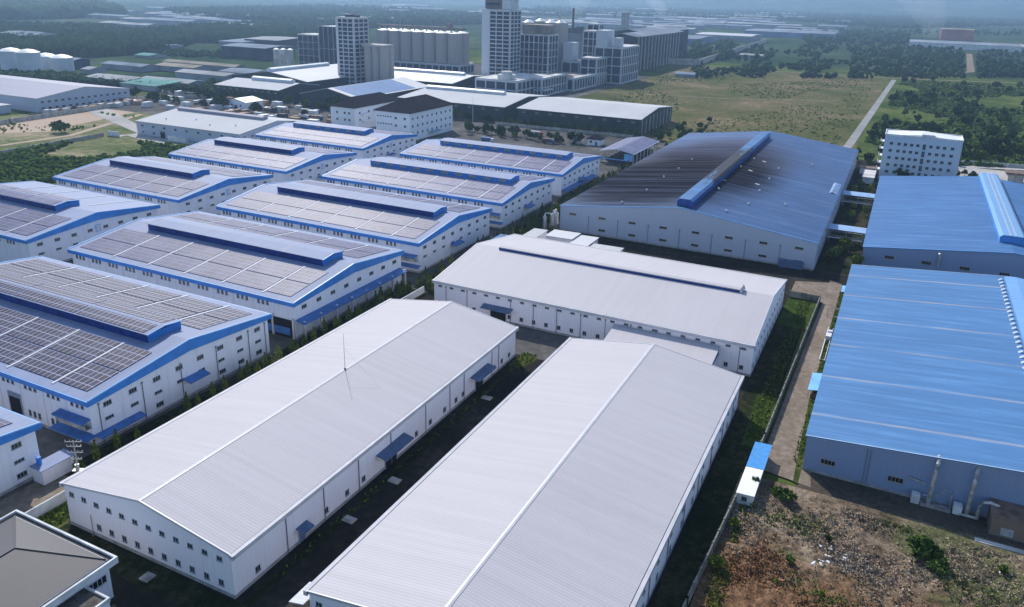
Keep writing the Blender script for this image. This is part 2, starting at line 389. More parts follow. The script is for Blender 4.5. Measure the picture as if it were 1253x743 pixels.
def shell(root,W,D,eave,rise,axis,wallm,rs=None,plinth=.7,z0=0):
    S,T=(W,D) if axis=='y' else (D,W)
    fn=(lambda a,t,z:(a,t,z)) if axis=='y' else (lambda a,t,z:(t,a,z))
    rs=S/2 if rs is None else rs
    b=MB(); b.prism([(0,z0),(S,z0),(S,eave),(rs,eave+rise),(0,eave)],0,T,fn); b.build('wall',wallm,root)
    if plinth:
        b=MB(); o=.06
        b.box(-o,-o,0,W+o,0.0-.002,plinth);b.box(-o,D+.002,0,W+o,D+o,plinth)
        b.box(-o,0,0,-.002,D,plinth-.003); b.box(W+.002,0,0,W+o,D,plinth-.003); b.build('plinth',PLINTH,root)
    return S,T,fn,rs
def roof(root,S,T,fn,rs,eave,rise,roofm,over=.3,ends=.3,th=.2,gap=.04,cap=TRIM,capw=.4,name='roof'):
    b=MB()
    sl0=rise/rs; sl1=rise/(S-rs)
    for a0,z0,a1,z1 in ((-over,eave-over*sl0,rs,eave+rise),(rs,eave+rise,S+over,eave-over*sl1)):
        b.prism([(a0,z0+gap),(a1,z1+gap),(a1,z1+gap+th),(a0,z0+gap+th)],-ends,T+ends,fn)
    r=b.build(name,roofm,root)
    if cap:
        b=MB(); z=eave+rise+gap+th
        b.prism([(rs-capw,z-capw*sl0+.02),(rs,z+.02),(rs+capw,z-capw*sl1+.02),(rs+capw,z-capw*sl1+.07),(rs,z+.09),(rs-capw,z-capw*sl0+.07)],-ends-.02,T+ends+.02,fn)
        b.build('ridge_cap',cap,r)
    return r
def pipes(root,side,W,D,ss,z1,m=None):
    me=_wc.get(('p',z1))
    if me is None:
        b=MB(); b.cyl(0,-.14,.1,z1,.09,8); b.box(-.18,-.3,z1-.35,.18,-.01,z1-.003); me=b.mesh('downpipe',m or PIPE); _wc[('p',z1)]=me
    for s in ss: put(root,'downpipe',me,side,W,D,s,0)
HAZE_D=1.1e-4; SKY_S=0.15; SUN_S=3.95; EXPO=0.33
# ================================================================== NEAR WHITE WAREHOUSES
def gutters(root,S,T,fn,z,m=None,w=.85,ends=.3):
    m=m or simple('gutter_white',(.50,.50,.54),.6,0,.1,.3)
    for side in (0,1):
        b=MB()
        if side==0: xs=[(-w,-.16)],(-.16,-.02)
        else: xs=[(S+.16,S+w)],(S+.02,S+.16)
        a0,a1=xs[0][0]
        b.prism([(a0,z-.75),(a1,z-.75),(a1,z+.10),(a0,z+.16)],-ends,T+ends,fn)
        c0,c1=xs[1]; b.prism([(c0,z-.3),(c1,z-.3),(c1,z-.05),(c0,z-.05)],-ends,T+ends,fn,1)
        b.build('gutter',[m,GUTD],root)
def barge(root,S,T,fn,rs,eave,rise,m=TRIM,th=.24,w=.25,over=.85,face=.45,name='barge_trim'):
    sl0=rise/rs; sl1=rise/(S-rs)
    for t0,t1 in ((-w,-.0),(T+.0,T+w)):
        b=MB(); z=th+.08
        b.prism([(-over,eave-over*sl0+z-face),(rs,eave+rise+z-face),(S+over,eave-over*sl1+z-face),(S+over,eave-over*sl1+z),(rs,eave+rise+z),(-over,eave-over*sl0+z)],t0,t1,fn)
        b.build(name,m,root)

def white_long(name,label,u0,u1,v0,v1,front=True):
    root=thing(name,label,'warehouse',(u0,v0,0)); W,D=u1-u0,v1-v0
    S,T,fn,rs=shell(root,W,D,9.0,3.45,'y',WALLW)
    roof(root,S,T,fn,rs,9.0,3.45,WHITE_Y,over=0,ends=0,capw=.4)
    gutters(root,S,T,fn,9.15,ends=.4); barge(root,S,T,fn,rs,9.0,3.45)
    up=win_mesh(1.25,.95,2,1); lo=win_mesh(1.15,1.25,2,1)
    n=12
    for i in range(n):
        s=1.9+i*(W-4.6)/(n-1); put(root,'window',up,'f',W,D,s,7.35)
        if i>=2: put(root,'window',lo,'f',W,D,s-.2,2.3)
    b=MB(); b.cyl(0,-.2,.2,4.5,.06,6); b.box(-.25,-.35,0,.25,-.05,.2); b.build('conduit',PIPE,root,(6.8,0,0))
    return root,W,D,S,T,fn,rs
rw1,W,D,S,T,fn,rs=white_long('white_warehouse','long white warehouse with a thin mast on the ridge of its pale roof',-132.2,-89.6,77,184.5)
lo=_wc[(1.15,1.25,2,1,FRAME.name)]
for v in (82.5,94.7,101,107.5,113,133,139,145.5,151,154.5,171.5,176,180.5): put(rw1,'window',lo,'r',W,D,v-77,2.2)
for v in (90,100.5,111.5,123,137,148,155,170,174): put(rw1,'downpipe',(lambda: (_wc.get('dp9') or _wc.setdefault('dp9',(lambda b:(b.cyl(0,-.14,.1,8.3,.09,8),b.box(-.2,-.3,7.9,.2,-.01,8.3),b.mesh('downpipe',PIPE))[-1])(MB()))))(),'r',W,D,v-77,0)
for v,w,dw in ((122.8,10.5,4.2),(163,9.5,4.0)):
    canopy(rw1,'r',W,D,v-77,5.0,w,2.6,CANG); put(rw1,'door',door_mesh(dw,4.0,'open'),'r',W,D,v-77,0,.07)
canopy(rw1,'r',W,D,93.9-77,3.6,3.0,1.8,CANG); put(rw1,'door',door_mesh(1.6,2.3,'shut'),'r',W,D,93.9-77,0,.07)
rw2,W,D,S,T,fn,rs=white_long('white_warehouse','long white warehouse running out of the bottom edge, nearest the weedy lot',-72.4,-26.2,76.5,185)
for i in range(13): put(rw2,'window',lo,'r',W,D,4+i*8.3,5.6)
for i in range(13): put(rw2,'window',lo,'r',W,D,4+i*8.3,2.1)
for i in range(9): put(rw2,'downpipe',_wc['dp9'],'r',W,D,9+i*11.5,0)
b=MB(); b.prism([(0,0),(0,.2),(-3.0,-.5),(-3,-.7)],0,5,lambda a,t,z:(a,t,z)); b.build('canopy',WHITEBY,rw2,(-.3,-1.2,7.2))
for i in range(8): put(rw2,'downpipe',_wc['dp9'],'l',W,D,9+i*12.5,0)

# mast on the ridge
t=thing('lightning_mast','thin grey lightning mast standing on the ridge of the left white warehouse, stayed by wires','mast',(-110.9,134.8,12.75))
b=MB(); b.box(-.2,-.2,-.1,.2,.2,.35); b.build('base',PIPE,t)
b=MB(); b.tube([(0,0,.4),(0,0,6),(0,0,9.3)],.06,6,0,.03); b.build('pole',PIPE,t)
for q in ((11,-1,-1.75),):
    b=MB(); b.tube([(0,0,5.5),q],.018,4); b.build('guy_wire',PIPE,t)

# big middle white warehouse
rw3=thing('white_warehouse','wide white warehouse with a long low vent, behind the two long white ones','warehouse',(-129.5,204.5,0)); W,D=103.0,58.5
S,T,fn,rs=shell(rw3,W,D,9.5,4.4,'x',WALLW)
roof(rw3,S,T,fn,rs,9.5,4.4,WHITE_X,over=0,ends=0,cap=None)
gutters(rw3,S,T,fn,9.65,ends=.4); barge(rw3,S,T,fn,rs,9.5,4.4)
b=MB(); b.prism([(-1.5,-.35),(1.5,-.35),(1.5,.75),(0,1.0),(-1.5,.75)],0,84,lambda a,t,z:(t,a,z)); m_=b.build('roof_monitor',[WHITE_X],rw3,(9.5,29.0,14.05))
b=MB(); b.box(0,-1.62,-.3,83.8,-1.505,.45); b.build('louvre',NAVY,m_,(.1,0,0))
b=MB(); b.box(-.25,-1.8,-.2,.45,1.6,.6); b.prism([(-.4,.6),(.9,.6),(.2,1.7)],-1.2,1.2,lambda a,t,z:(a,t,z)); b.build('end_cowl',WHITE_X,m_,(84,0,0))
hi=win_mesh(1.35,.6,2,1)
for i in range(24):
    s=2.4+i*4.26; put(rw3,'window',hi,'f',W,D,s,8.0)
    if not 4<=i<=5: put(rw3,'window',lo,'f',W,D,s-.1,2.3)
for i in range(12): put(rw3,'window',lo,'r',W,D,3+i*4.8,2.3)
for i in range(12): put(rw3,'window',hi,'r',W,D,3+i*4.8,7.2)
for i in range(13):
    if i!=2: put(rw3,'downpipe',_wc['dp9'],'f',W,D,4.6+i*7.9,0)
canopy(rw3,'f',W,D,23.9,5.1,10.4,2.6,CANG); put(rw3,'door',door_mesh(5.4,4.2,'open'),'f',W,D,23.9,0,.07)

# lean-to between the two
t=thing('annex_building','low pale grey annex roof tucked between the right long warehouse and the wide white one','annex',(-66.2,191.5,0)); W,D=30.4,12.6
b=MB(); b.prism([(0,0),(D,0),(D,7.25),(0,5.3)],0,W,lambda a,t_,z:(t_,a,z)); b.build('wall',WALLW,t)
b=MB(); b.prism([(-.4,5.30),(D-4.6,6.6),(D-.25,7.35),(D-.25,7.55),(D-4.6,6.8),(-.4,5.5)],-.4,W+.4,lambda a,t_,z:(t_,a,z)); b.build('roof',WHITE_X,t)
b=MB(); b.prism([(-.42,4.4),(D-.3,4.9),(D-.3,7.32),(D-4.6,6.57),(-.42,5.27)],W+.05,W+.2,lambda a,t_,z:(t_,a,z)); b.build('gable_panel',NAVY,t)

# ================================================================== SOLAR FACTORIES
SKYL=simple('roof_light_strip',(.50,.52,.58),.6,0,.12,.3)
def solar(idx,u0,v0,W,D,label,solm,detail=2,grp='solar roofed factory halls in rows',fascia=FASC,monwin=False,canopyR=None,rear=True):
    root=thing('solar_factory',label,'factory',(u0,v0,0),group=grp)
    eave,rise=12.0,3.4
    S,T,fn,rs=shell(root,W,D,eave-.1,rise-.05,'x',WALLS)
    rf=roof(root,S,T,fn,rs,eave,rise,PALEBLUE,over=.8,ends=.6,cap=None)
    sl=rise/rs
    # fascias
    for s0,s1,face in ((-1.05,-.82,0),(S+.82,S+1.05,1)):
        b=MB(); b.prism([(s0,eave-1.25),(s1,eave-1.25),(s1,eave-.02),(s0,eave-.02)],-.85,T+.85,fn,0)
        b.prism([(s0-.02,eave-.016),(s1+.02,eave-.016),(s1+.02,eave+.10),(s0-.02,eave+.10)],-.87,T+.87,fn,1)
        b.build('fascia',[fascia,FASCL],root)
    for t0,t1 in ((-.85,-.62),(T+.62,T+.85)):
        b=MB()
        b.prism([(-.80,eave-1.25),(rs,eave+rise-2.75),(S+.80,eave-1.25),(S+.80,eave-.02),(rs,eave+rise+.16),(-.80,eave-.02)],t0,t1,fn)
        b.prism([(-.80,eave-.016),(rs,eave+rise+.165),(S+.80,eave-.016),(S+.80,eave+.28),(rs,eave+rise+.42),(-.80,eave+.28)],t0-.02,t1+.3*(1 if t0<0 else 0)+.02 if t0<0 else t1+.02,fn,1)
        b.build('gable_fascia',[fascia,FASCL],root)
    # solar arrays + roof lights
    nb=int(round(W/16.5)); step=W/nb if abs(W-99)<2 else 16.5
    zt=.29
    def slab(x0,x1,y0,y1,name,m,h=.12):
        f=lambda y: eave+ (y if y<rs else S-y)*sl+zt
        b=MB()
        if detail>1 or name!='solar_array':
            b.prism([(y0,f(y0)),(y1,f(y1)),(y1,f(y1)+h),(y0,f(y0)+h)],x0,x1,fn)
        else: b.prism([(y0,f(y0)),(y1,f(y1)),(y1,f(y1)+h),(y0,f(y0)+h)],x0,x1,fn)
        return b.build(name,m,root)
    edges=[1.5]+[3.5+16.5*i for i in range(1,nb)]+[W-2.2]
    if abs(W-99)>2: edges=[1.5]+[W-13.5-16.5*i for i in range(nb-2,-1,-1)]+[W-2.2]
    for i in range(len(edges)-1):
        x0,x1=edges[i]+.55,edges[i+1]-.55
        for y0,y1 in ((1.8,10.0),(10.5,19.3)):
            slab(x0,x1,y0,y1,'solar_array',solm)
        if rear:
            for y0,y1 in ((S-20.5,S-11.5),(S-11,S-2.4)): slab(x0+.3,x1-.3,y0,y1,'solar_array',solm)
    for e in edges[1:-1]:
        slab(e-.32,e+.32,.6,19.8,'skylight_strip',SKYL,.10); slab(e-.32,e+.32,S-20.3,S-.6,'skylight_strip',SKYL,.10)
    # monitor
    mx0,mx1=11.5 if W>90 else 9.0,W-7.5
    if W<90: mx1=W-16
    hw=5.0; zb=eave+rise-hw*sl-.1; zt2=eave+rise+1.75
    b=MB(); b.box(0,-hw,zb,mx1-mx0,hw,zt2); b.prism([(-hw,zt2+.0005),(hw,zt2+.0005),(0,zt2+.55)],0,mx1-mx0,lambda a,t_,z:(t_,a,z))
    mo=b.build('roof_monitor',NAVY if not monwin else FASC,root,(mx0,rs-.2,0))
    b=MB(); b.prism([(-hw-.35,zt2+.02),(0,zt2+.62),(hw+.35,zt2+.02),(hw+.35,zt2+.16),(0,zt2+.78),(-hw-.35,zt2+.16)],-.3,mx1-mx0+.3,lambda a,t_,z:(t_,a,z)); b.build('monitor_roof',PALEBLUE,mo)
    if idx in(1,6):
        for sgn in(-1,1):
            b=MB(); L=mx1-mx0-2
            for k in range(3):
                b2=(k*L/3+1.2,(k+1)*L/3+.6)
                y0,y1=sgn*.7,sgn*4.9
                zf=lambda y: zt2+.62-.6*abs(y)/5.35+.18
                pr=[(y0,zf(y0)),(y1,zf(y1)),(y1,zf(y1)+.08),(y0,zf(y0)+.08)]
                b.prism(pr,b2[0],b2[1],lambda a,t_,z:(t_,a,z))
            b.build('solar_array',SOL1 if idx==1 else SOL3,mo)
    # louvre panels on the sides of the monitor
    L=mx1-mx0; n=int(L/7.5); lm=_wc.get(('louv',monwin,round(L)))
    for sgn,ry in ((-1,0),(1,PI)):
        for k in range(n):
            key=('lv',monwin)
            if key not in _wc:
                q=MB(); q.box(-2.0,-.08,-.6,2.0,.02,.6,0)
                for j in range(4): q.box(-2.0,-.16,-.55+j*.3,2.0,-.081,-.42+j*.3,1)
                _wc[key]=q.mesh('louvre',[FRAMEW,GLASS] if monwin else [simple('louvre_blue',(.012,.06,.30),.5,0,.2,1),NAVY])
            obj('louvre',_wc[key],mo,(4+k*L/n,sgn*(hw+.02),zt2-.95),ry)
    for sgn in(1,):  # light blue trim and blue wall at the right end
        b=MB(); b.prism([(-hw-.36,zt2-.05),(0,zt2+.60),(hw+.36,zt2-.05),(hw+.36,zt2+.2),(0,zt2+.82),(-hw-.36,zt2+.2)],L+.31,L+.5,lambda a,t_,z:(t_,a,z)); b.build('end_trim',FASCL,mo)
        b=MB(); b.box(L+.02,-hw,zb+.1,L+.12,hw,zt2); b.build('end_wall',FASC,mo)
    # windows: bands of three under the front eave
    w3=win_mesh(.95,1.5,1,2); bays=int(W/8.25)
    for i in range(bays):
        for k in(-1,0,1): put(root,'window',w3,'f',W,D,4.1+i*8.25+k*1.75,9.75)
    b=MB()
    for i in range(bays+1):
        x=min(i*8.25+.0,W-.35); b.box(x,-.14,.7,x+.35,-.003,eave-1.2)
    b.build('pilaster',WALLS,root)
    ws=win_mesh(2.1,1.15,3,1); wl=win_mesh(2.1,.75,3,1)
    for i in range(8):
        s=4.2+i*(D-8.4)/7
        put(root,'window',ws,'r',W,D,s,9.2)
        if canopyR!='long': put(root,'window',wl,'r',W,D,s,5.6)
        if detail>1 and canopyR!='long' and i not in(3,4): put(root,'window',ws,'r',W,D,s,2.3)
    return root,W,D
def front_detail(root,W,D,stair=True,doorat=None,blues=True):
    w3=_wc[(.95,1.5,1,2,FRAME.name)]
    for i in range(max(0,int(W/8.25)-5),int(W/8.25)):
        if doorat is not None and abs(4.1+i*8.25-doorat)<5: continue
        for k in(-1,0,1): put(root,'window',w3,'f',W,D,4.1+i*8.25+k*1.75,2.6 if i>=9 else 3.6)
    if doorat is not None: put(root,'door',door_mesh(4.4,6.5,'open'),'f',W,D,doorat,0,.15)
    if blues:
        canopy(root,'f',W,D,W-5.5,6.9,10.5,2.2,CANB,.3); canopy(root,'f',W,D,W-5.5,3.1,13,2.4,CANB,.3)
        b=MB(); b.box(0,-1.5,0,10,-.1,.12); b.box(0,-1.5,.12,10,-1.4,1.1,0); 
        for i in range(11): b.box(i*.98,-1.55,.12,i*.98+.1,-1.36,1.3,0)
        b.build('balcony',[CONC],root,(W-10.6,0,4.6))
R1=[(1,-251,97,'large solar roofed factory nearest the camera at left, with big clear dark solar panels',SOL1,2),
    (2,-250.5,163,'solar roofed factory behind the nearest one, with a long blue side awning',SOL2,2),
    (3,-250.5,229.3,'solar roofed factory third in the right-hand row, level with the wide white warehouse',SOL2,1),
    (4,-250,295.6,'solar roofed factory fourth in the right-hand row, next to the sooty blue roof corner',SOL3,1),
    (5,-250,362.5,'solar roofed factory at the far end of the right-hand row, behind it the truck yard',SOL3,1)]
roots={}
for idx,u0,v0,lb,sm,dt in R1:
    W=-151.8-u0; r,W,D=solar(idx,u0,v0,W,55,lb,sm,dt,monwin=idx>=4,canopyR='long' if idx==2 else None)
    roots[idx]=r
    if idx==1:
        front_detail(r,W,D,doorat=W-27.5); canopy(r,'r',W,D,28,5.6,6.5,2.6,CANB)
        canopy(r,'r',W,D,6,3.0,12,2.2,CANB,.3)
        me=_wc.setdefault('dp10',(lambda b:(b.cyl(0,-.14,.1,10.2,.1,8),b.box(-.2,-.3,9.9,.2,-.01,10.2),b.mesh('downpipe',PIPE))[-1])(MB()))
        for s in (2,13.4,24.6,36,47.4,53.6): put(r,'downpipe',me,'r',W,D,s,0)
    elif idx==2:
        front_detail(r,W,D,blues=False); canopy(r,'r',W,D,27,6.0,54,3.2,CANB,.7)
        b=MB()
        for i in range(8): b.box(.3,1+i*7.5,0,.9,1.6+i*7.5,5.9)
        b.build('column',CONCL,r,(W+1.8,0,0))
        b=MB(); 
        for i in range(4): b.box(-.01+i*8,-.35,0,.7+i*8,-.16,6.6,0)
        b.box(.0,-.20,.0,24.7,-.145,5.9,1); b.build('open_bay',[CONCL,DOORD],r,(W-25,0,0))
        b=MB(); b.box(0,-.30,0.9,22,-.21,3.2); b.build('railing_panel',CANB,r,(W-24,0,0))
    elif idx in(3,4,5):
        front_detail(r,W,D,blues=idx!=5); canopy(r,'r',W,D,26,5.2,7,2.6,CANB)
        if idx==5: canopy(r,'r',W,D,22,3.6,44,3.0,CANB,.5)
L1=[(6,-353,162,'solar roofed factory at the left edge of the photo, light sheets on its rear slope',SOL2),
    (7,-354,228.5,'solar roofed factory in the left-hand row beside the green scrub',SOL2),
    (8,-354,294.5,'solar roofed factory in the left-hand row just before the white depot',SOL3),
    (9,-358,363.3,'solar roofed factory in front of the dark hipped roof offices',SOL3)]
for idx,u0,v0,lb,sm in L1:
    W=-273-u0 if idx<9 else -277.5-u0; r,W,D=solar(idx,u0,v0,W,55,lb,sm,1,monwin=idx==9,rear=idx!=6); roots[idx]=r
    canopy(r,'r',W,D,26,4.6,7,2.6,CANB)
    b=MB(); b.box(-1.1,-.15,10.2,1.1,-.02,13.0,0); b.box(-.75,-.2,10.5,.75,-.16,12.7,1); q=b.mesh('blue_vent',[FASCL,FRAMEW]); put(r,'blue_vent',q,'r',W,D,27.5,-2.2)
# corner piece bottom-left
r,W,D=solar(0,-252,30,99.5,55,'solar roofed factory of which only a corner shows at the lower left edge',SOL2,2); roots[0]=r
t=thing('equipment_shed','small white lean-to shed against the corner of the lower left factory','shed',(-151.6,82.4,0))
b=MB(); b.box(0,0,0,3.4,7,3.6); b.build('wall',WALLW,t)
b=MB(); b.prism([(-.1,3.62),(3.7,3.45),(3.7,3.6),(-.1,3.78)],-.3,7.3,lambda a,t_,z:(a,t_,z)); b.build('roof',PALEBLUE,t)
b=MB(); b.cyl(.9,1.2,3.7,5.4,.5,12); b.build('blue_tank',FASC,t)

# ================================================================== BURNT BLUE FACTORY
t=thing('burnt_factory','big blue roofed factory with black soot stains around its long roof vent','factory',(-129,308,0)); W,D=107.5,222
S,T,fn,rs=shell(t,W,D,11,6.6,'y',WALLG,rs=54)
roof(t,S,T,fn,rs,11,6.6,SOOT,over=.4,ends=.2,cap=None)
barge(t,S,T,fn,rs,11,6.6,FASCL,w=.25,over=.4,face=.35)
b=MB(); L=193
b.prism([(-3.1,-.4),(3.1,-.4),(3.1,2.4),(2.2,3.2),(-2.2,3.2),(-3.1,2.4)],0,L,lambda a,t_,z:(a,t_,z),0)
mo=b.build('roof_monitor',simple('monitor_blue',(.012,.075,.34),.4,0,.3,.15),t,(54,3.2,17.3))
b=MB(); b.prism([(-3.4,2.40),(-2.3,3.30),(2.3,3.30),(3.4,2.4),(3.4,2.6),(2.35,3.48),(-2.35,3.48),(-3.4,2.6)],-.2,L+.2,lambda a,t_,z:(a,t_,z)); mr=b.build('monitor_roof',None or BLUE5,mo)
mm=BLUE5.copy(); mm.name='sooty_monitor_sheet'; nt=mm.node_tree; n=N(nt); bb=nt.nodes['Principled BSDF']; src=bb.inputs['Base Color'].links[0].from_socket
v=n.coord(); X=n.xyz(v); w=n.noise(n.mapping(v,(.5,.05,.1)),1.0,5,.7,.3)
r_=n.math('DIVIDE',n.math('ABSOLUTE',n.math('SUBTRACT',X[1],86)),62.0); r_=n.math('ADD',r_,n.math('MULTIPLY',n.math('SUBTRACT',w,.5),2.6)); k=n.math('SUBTRACT',1.0,n.step(r_,.5,.85))
n.link(n.mix(n.math('MULTIPLY',k,.95),src,(.014,.012,.02)),bb.inputs['Base Color']); mr.data.materials[0]=mm
w4=win_mesh(3.1,1.0,4,1,FRAMEY)
for i in range(8):
    s=6+i*13.6; put(t,'window',w4,'f',W,D,s,8.1); 
    if i>0: put(t,'window',w4,'f',W,D,s+.2,2.7)
for i in range(16): put(t,'window',w4,'r',W,D,7+i*13.7,8.1)
for i in range(1,8): put(t,'downpipe',_wc['dp9'],'f',W,D,i*13.45,0)
vm=MB(); vm.cyl(0,0,0,.4,.28,10); vm.cyl(0,0,.4,.8,.55,12,0,.42); vm.cyl(0,0,.8,1.0,.42,12,0,.1); vme=vm.mesh('roof_vent',simple('vent_grey_white',(.55,.56,.58),.6,0,.1,1))
for u,v in ((-102.9,314.2),(-99.9,340.1),(-101.1,371.9),(-99.7,394.2),(-99.7,421.7),(-70.3,405.2),(-68.4,432.0),(-53.9,393.3),(-53.7,365.3),(-53.6,338.0),(-59.0,318.4),(-69.5,350.5),(-53.7,421.5),(-40,450),(-40,352)):
    s=u+129; z=11+6.6*(s/54 if s<54 else (107.5-s)/53.5)+.25
    # fitted on the slope: shift along the sight line is negligible at this height
    obj('roof_vent',vme,t,(s,v-308,z))
pm=MB(); pm.box(-1.0,-.6,0,1.0,.6,.06); pme=pm.mesh('patch_sheet',CONCL)
for s,v in ((58,62),(64,95),(72,70),(66,124)):
    o=obj('patch_sheet',pme,t,(s,v,11+6.6*(107.5-s)/53.5+.30)); o.rotation_euler=(0,math.atan(6.6/53.5),random.uniform(-.4,.4))
b=MB(); b.box(0,0,-3.5,5,23,1.2,0); b.prism([(-.3,1.2),(5.3,1.2),(2.5,2.2)],-.3,23.3,lambda a,t_,z:(a,t_,z)); b.build('side_housing',simple('housing_dull_blue',(.16,.26,.42),.6,0,.3,.4),t,(W-5.6,88,10.0))
b=MB(); b.box(0,0,0,9,1.6,3.0); b.box(1,-.4,0,3,-.002,2.2); b.build('meter_cabinet',CANG,t,(W-13,-1.75,0))
# dust collector by its corner
t=thing('dust_collector','pale grey pair of dust collector tanks beside the corner of the sooty roof factory','tank',(-131.8,306.5,0))
for i,(x,y) in enumerate(((0,0),(0,3.2))):
    b=MB(); b.cyl(x,y,2.2,7.0,1.25,16); b.cyl(x,y,.8,2.2,.3,16,0,1.25,cap=False); b.cyl(x,y,7.0,7.7,1.25,16,0,.5); c=b.build('tank',STEEL,t)
    b=MB(); [b.box(x+dx-.08,y+dy-.08,0,x+dx+.08,y+dy+.08,2.6) for dx in(-1,1) for dy in(-1,1)]; b.build('leg_frame',STEELR,c)
b=MB(); b.tube([(0,0,7.7),(0,0,8.6),(.8,1.6,8.8),(0,3.2,8.6),(0,3.2,7.7)],.35,10); b.build('duct',STEEL,t)
t=thing('dust_collector','pale grey dust collector tower at the left corner behind the small white roofs','tank',(-134.4,303.6,0))
b=MB(); b.cyl(0,0,0,6,.9,14); b.cyl(0,0,6,7.2,.9,14,0,.3); b.tube([(0,0,7),(0,.6,7.8),(1.6,2.4,7.4)],.28,8); b.build('tank',STEEL,t)

# bridges between the blue factories
for k,(v0,v1,z,lb) in enumerate(((421,430.5,6.2,'pale blue covered walkway bridging the two blue roofed factories, farther one'),(350.5,359.5,6.2,'pale blue covered walkway bridging the two blue roofed factories, nearer one'))):
    t=thing('covered_walkway',lb,'walkway',(-21.3,v0,0)); L=15.3
    b=MB(); b.prism([(0,z-.1),(v1-v0,z-.1),(v1-v0,z+.05),((v1-v0)/2,z+.9),(0,z+.05)],0,L,lambda a,t_,zz:(t_,a,zz)); b.build('roof',simple('walkway_roof',(.30,.45,.68),.4,0,.12,.3),t)
    b=MB(); b.box(0,.6,z-3.2,L,1.0,z-2.8); b.box(0,v1-v0-1,z-3.2,L,v1-v0-.6,z-2.8); b.build('beam',CONC,t)
    for x in(1,L/2,L-1):
        b=MB(); b.box(x-.15,.6,0,x+.15,.9,z-.12); b.box(x-.15,v1-v0-.9,0,x+.15,v1-v0-.6,z-.12); b.build('post',CONC,t)
    b=MB(); b.box(0,-2.6,3.0,L*.95,-1.4,3.25); b.build('pipe_rack',CONCL,t,(0,0,0))

# ================================================================== BLUE FACTORIES ON THE RIGHT
t=thing('blue_factory','blue roofed factory with pale raised vent, at right beside the six storey block','factory',(-5.3,323.2,0)); W,D=100,146
S,T,fn,rs=shell(t,W,D,8,5.8,'y',WALLB,rs=50)
roof(t,S,T,fn,rs,8,5.8,BLUE5,over=.5,ends=.4,cap=None); barge(t,S,T,fn,rs,8,5.8,FASCL,w=.3,over=.5,face=.4)
b=MB(); b.prism([(-4.2,-.6),(4.2,-.6),(4.2,2.0),(3.2,2.9),(-3.2,2.9),(-4.2,2.0)],0,128,lambda a,t_,z:(a,t_,z),0); mo=b.build('roof_monitor',simple('vent_wall_blue',(.06,.24,.60),.4,0,.2,.2),t,(50.5,14,13.6))
b=MB(); b.prism([(-4.5,2.06),(-3.3,3.02),(3.3,3.02),(4.5,2.06),(4.5,2.2),(3.35,3.16),(-3.35,3.16),(-4.5,2.2)],-.2,128.2,lambda a,t_,z:(a,t_,z)); b.build('monitor_roof',sheet_roof('vent_sheet',(.16,.33,.58),1,.8,.2,.4),mo)
b=MB(); b.box(-1.2,-.3,3.18,-.6,128.3,3.3); b.box(.6,-.3,3.18,1.2,128.3,3.3); b.build('vent_edge',simple('vent_edge_pale',(.33,.42,.54),.6,0,.1,.5),mo)
w6=win_mesh(3.3,1.3,4,1,FRAMEY)
for i in range(6): put(t,'window',w6,'f',W,D,9.5+i*13.0,5.4)
for i in range(9): put(t,'window',w6,'l',W,D,9.5+i*15.0,5.4)
b=MB(); b.cyl(0,0,-2.2,2.8,.45,12); b.cyl(0,0,2.8,3.1,.75,12,0,.3); b.build('exhaust_stack',STEEL,t,(26.5,-1.0,7.2))

t=thing('blue_factory','large blue roofed factory at the right edge with steel ducts on its shaded front','factory',(-7.6,164.3,0)); W,D=98,131
S,T,fn,rs=shell(t,W,D,8.5,4.3,'y',WALLB,rs=49)
roof(t,S,T,fn,rs,8.5,4.3,BLUE_Y,over=.35,ends=.3,cap=None); barge(t,S,T,fn,rs,8.5,4.3,simple('pale_verge',(.42,.56,.72),.4,0,.1,.5),w=.22,over=.35,face=.4)
b=MB(); b.prism([(-3.2,-.5),(3.2,-.5),(3.2,.75),(0,1.1),(-3.2,.75)],0,127,lambda a,t_,z:(a,t_,z)); mo=b.build('roof_monitor',sheet_roof('monitor_sheet_right',(.17,.36,.66),1,.8,.2,.4,var=.1,dirt=.2),t,(50.2,2,12.7))
hm=MB(); hm.prism([(-.7,0),(.7,0),(.7,.55),(.25,.85),(-.7,.25)],-.65,.65,lambda a,t_,z:(a,t_,z)); hme=hm.mesh('vent_hood',simple('hood_blue_grey',(.34,.42,.54),.6,0,.1,1))
for i in range(36): obj('vent_hood',hme,t,(45.8,4+i*3.5,12.45))
w5=win_mesh(3.0,1.25,4,1,FRAMEY)
for s in (5.0,18.6,64,80): put(t,'window',w5,'f',W,D,s,3.4 if s<50 else 5)
for i in range(8): put(t,'window',w5,'l',W,D,8+i*15.5,3.4)
b=MB()
for x in (12.3,13.0): b.box(x,-.12,.7,x+.12,-.003,8.9)
b.build('downpipe',PIPE,t)
for x,bz in ((25.5,1),(32.6,0)):
    b=MB(); b.tube([(x-.3,-1.9,0.2),(x-.2,-1.7,4.5),(x,-1.2,8.2),(x+.1,-.9,9.9),(x+.2,.3,10.8),(x+.2,1.6,10.5)],.42,12); d_=b.build('exhaust_duct',STEELR,t)
    b=MB(); [b.tube([(x-.3+.012*z*2,-1.9+.1*z,z),(x-.3+.012*z*2,-1.9+.1*z,z+.14)],.50,12) for z in(1.2,3.4,5.6,7.6)]; b.build('flange',STEEL,d_)
b=MB(); b.tube([(34.2,-2.2,.4),(34.2,-2.2,3.6),(34.8,-2.2,4.6),(36.0,-2.2,4.9),(37.4,-2.2,4.6),(37.9,-2.2,3.8)],.33,10); b.tube([(31,-2.2,.6),(34.2,-2.2,.6)],.33,10); b.build('exhaust_duct',STEELR,t)
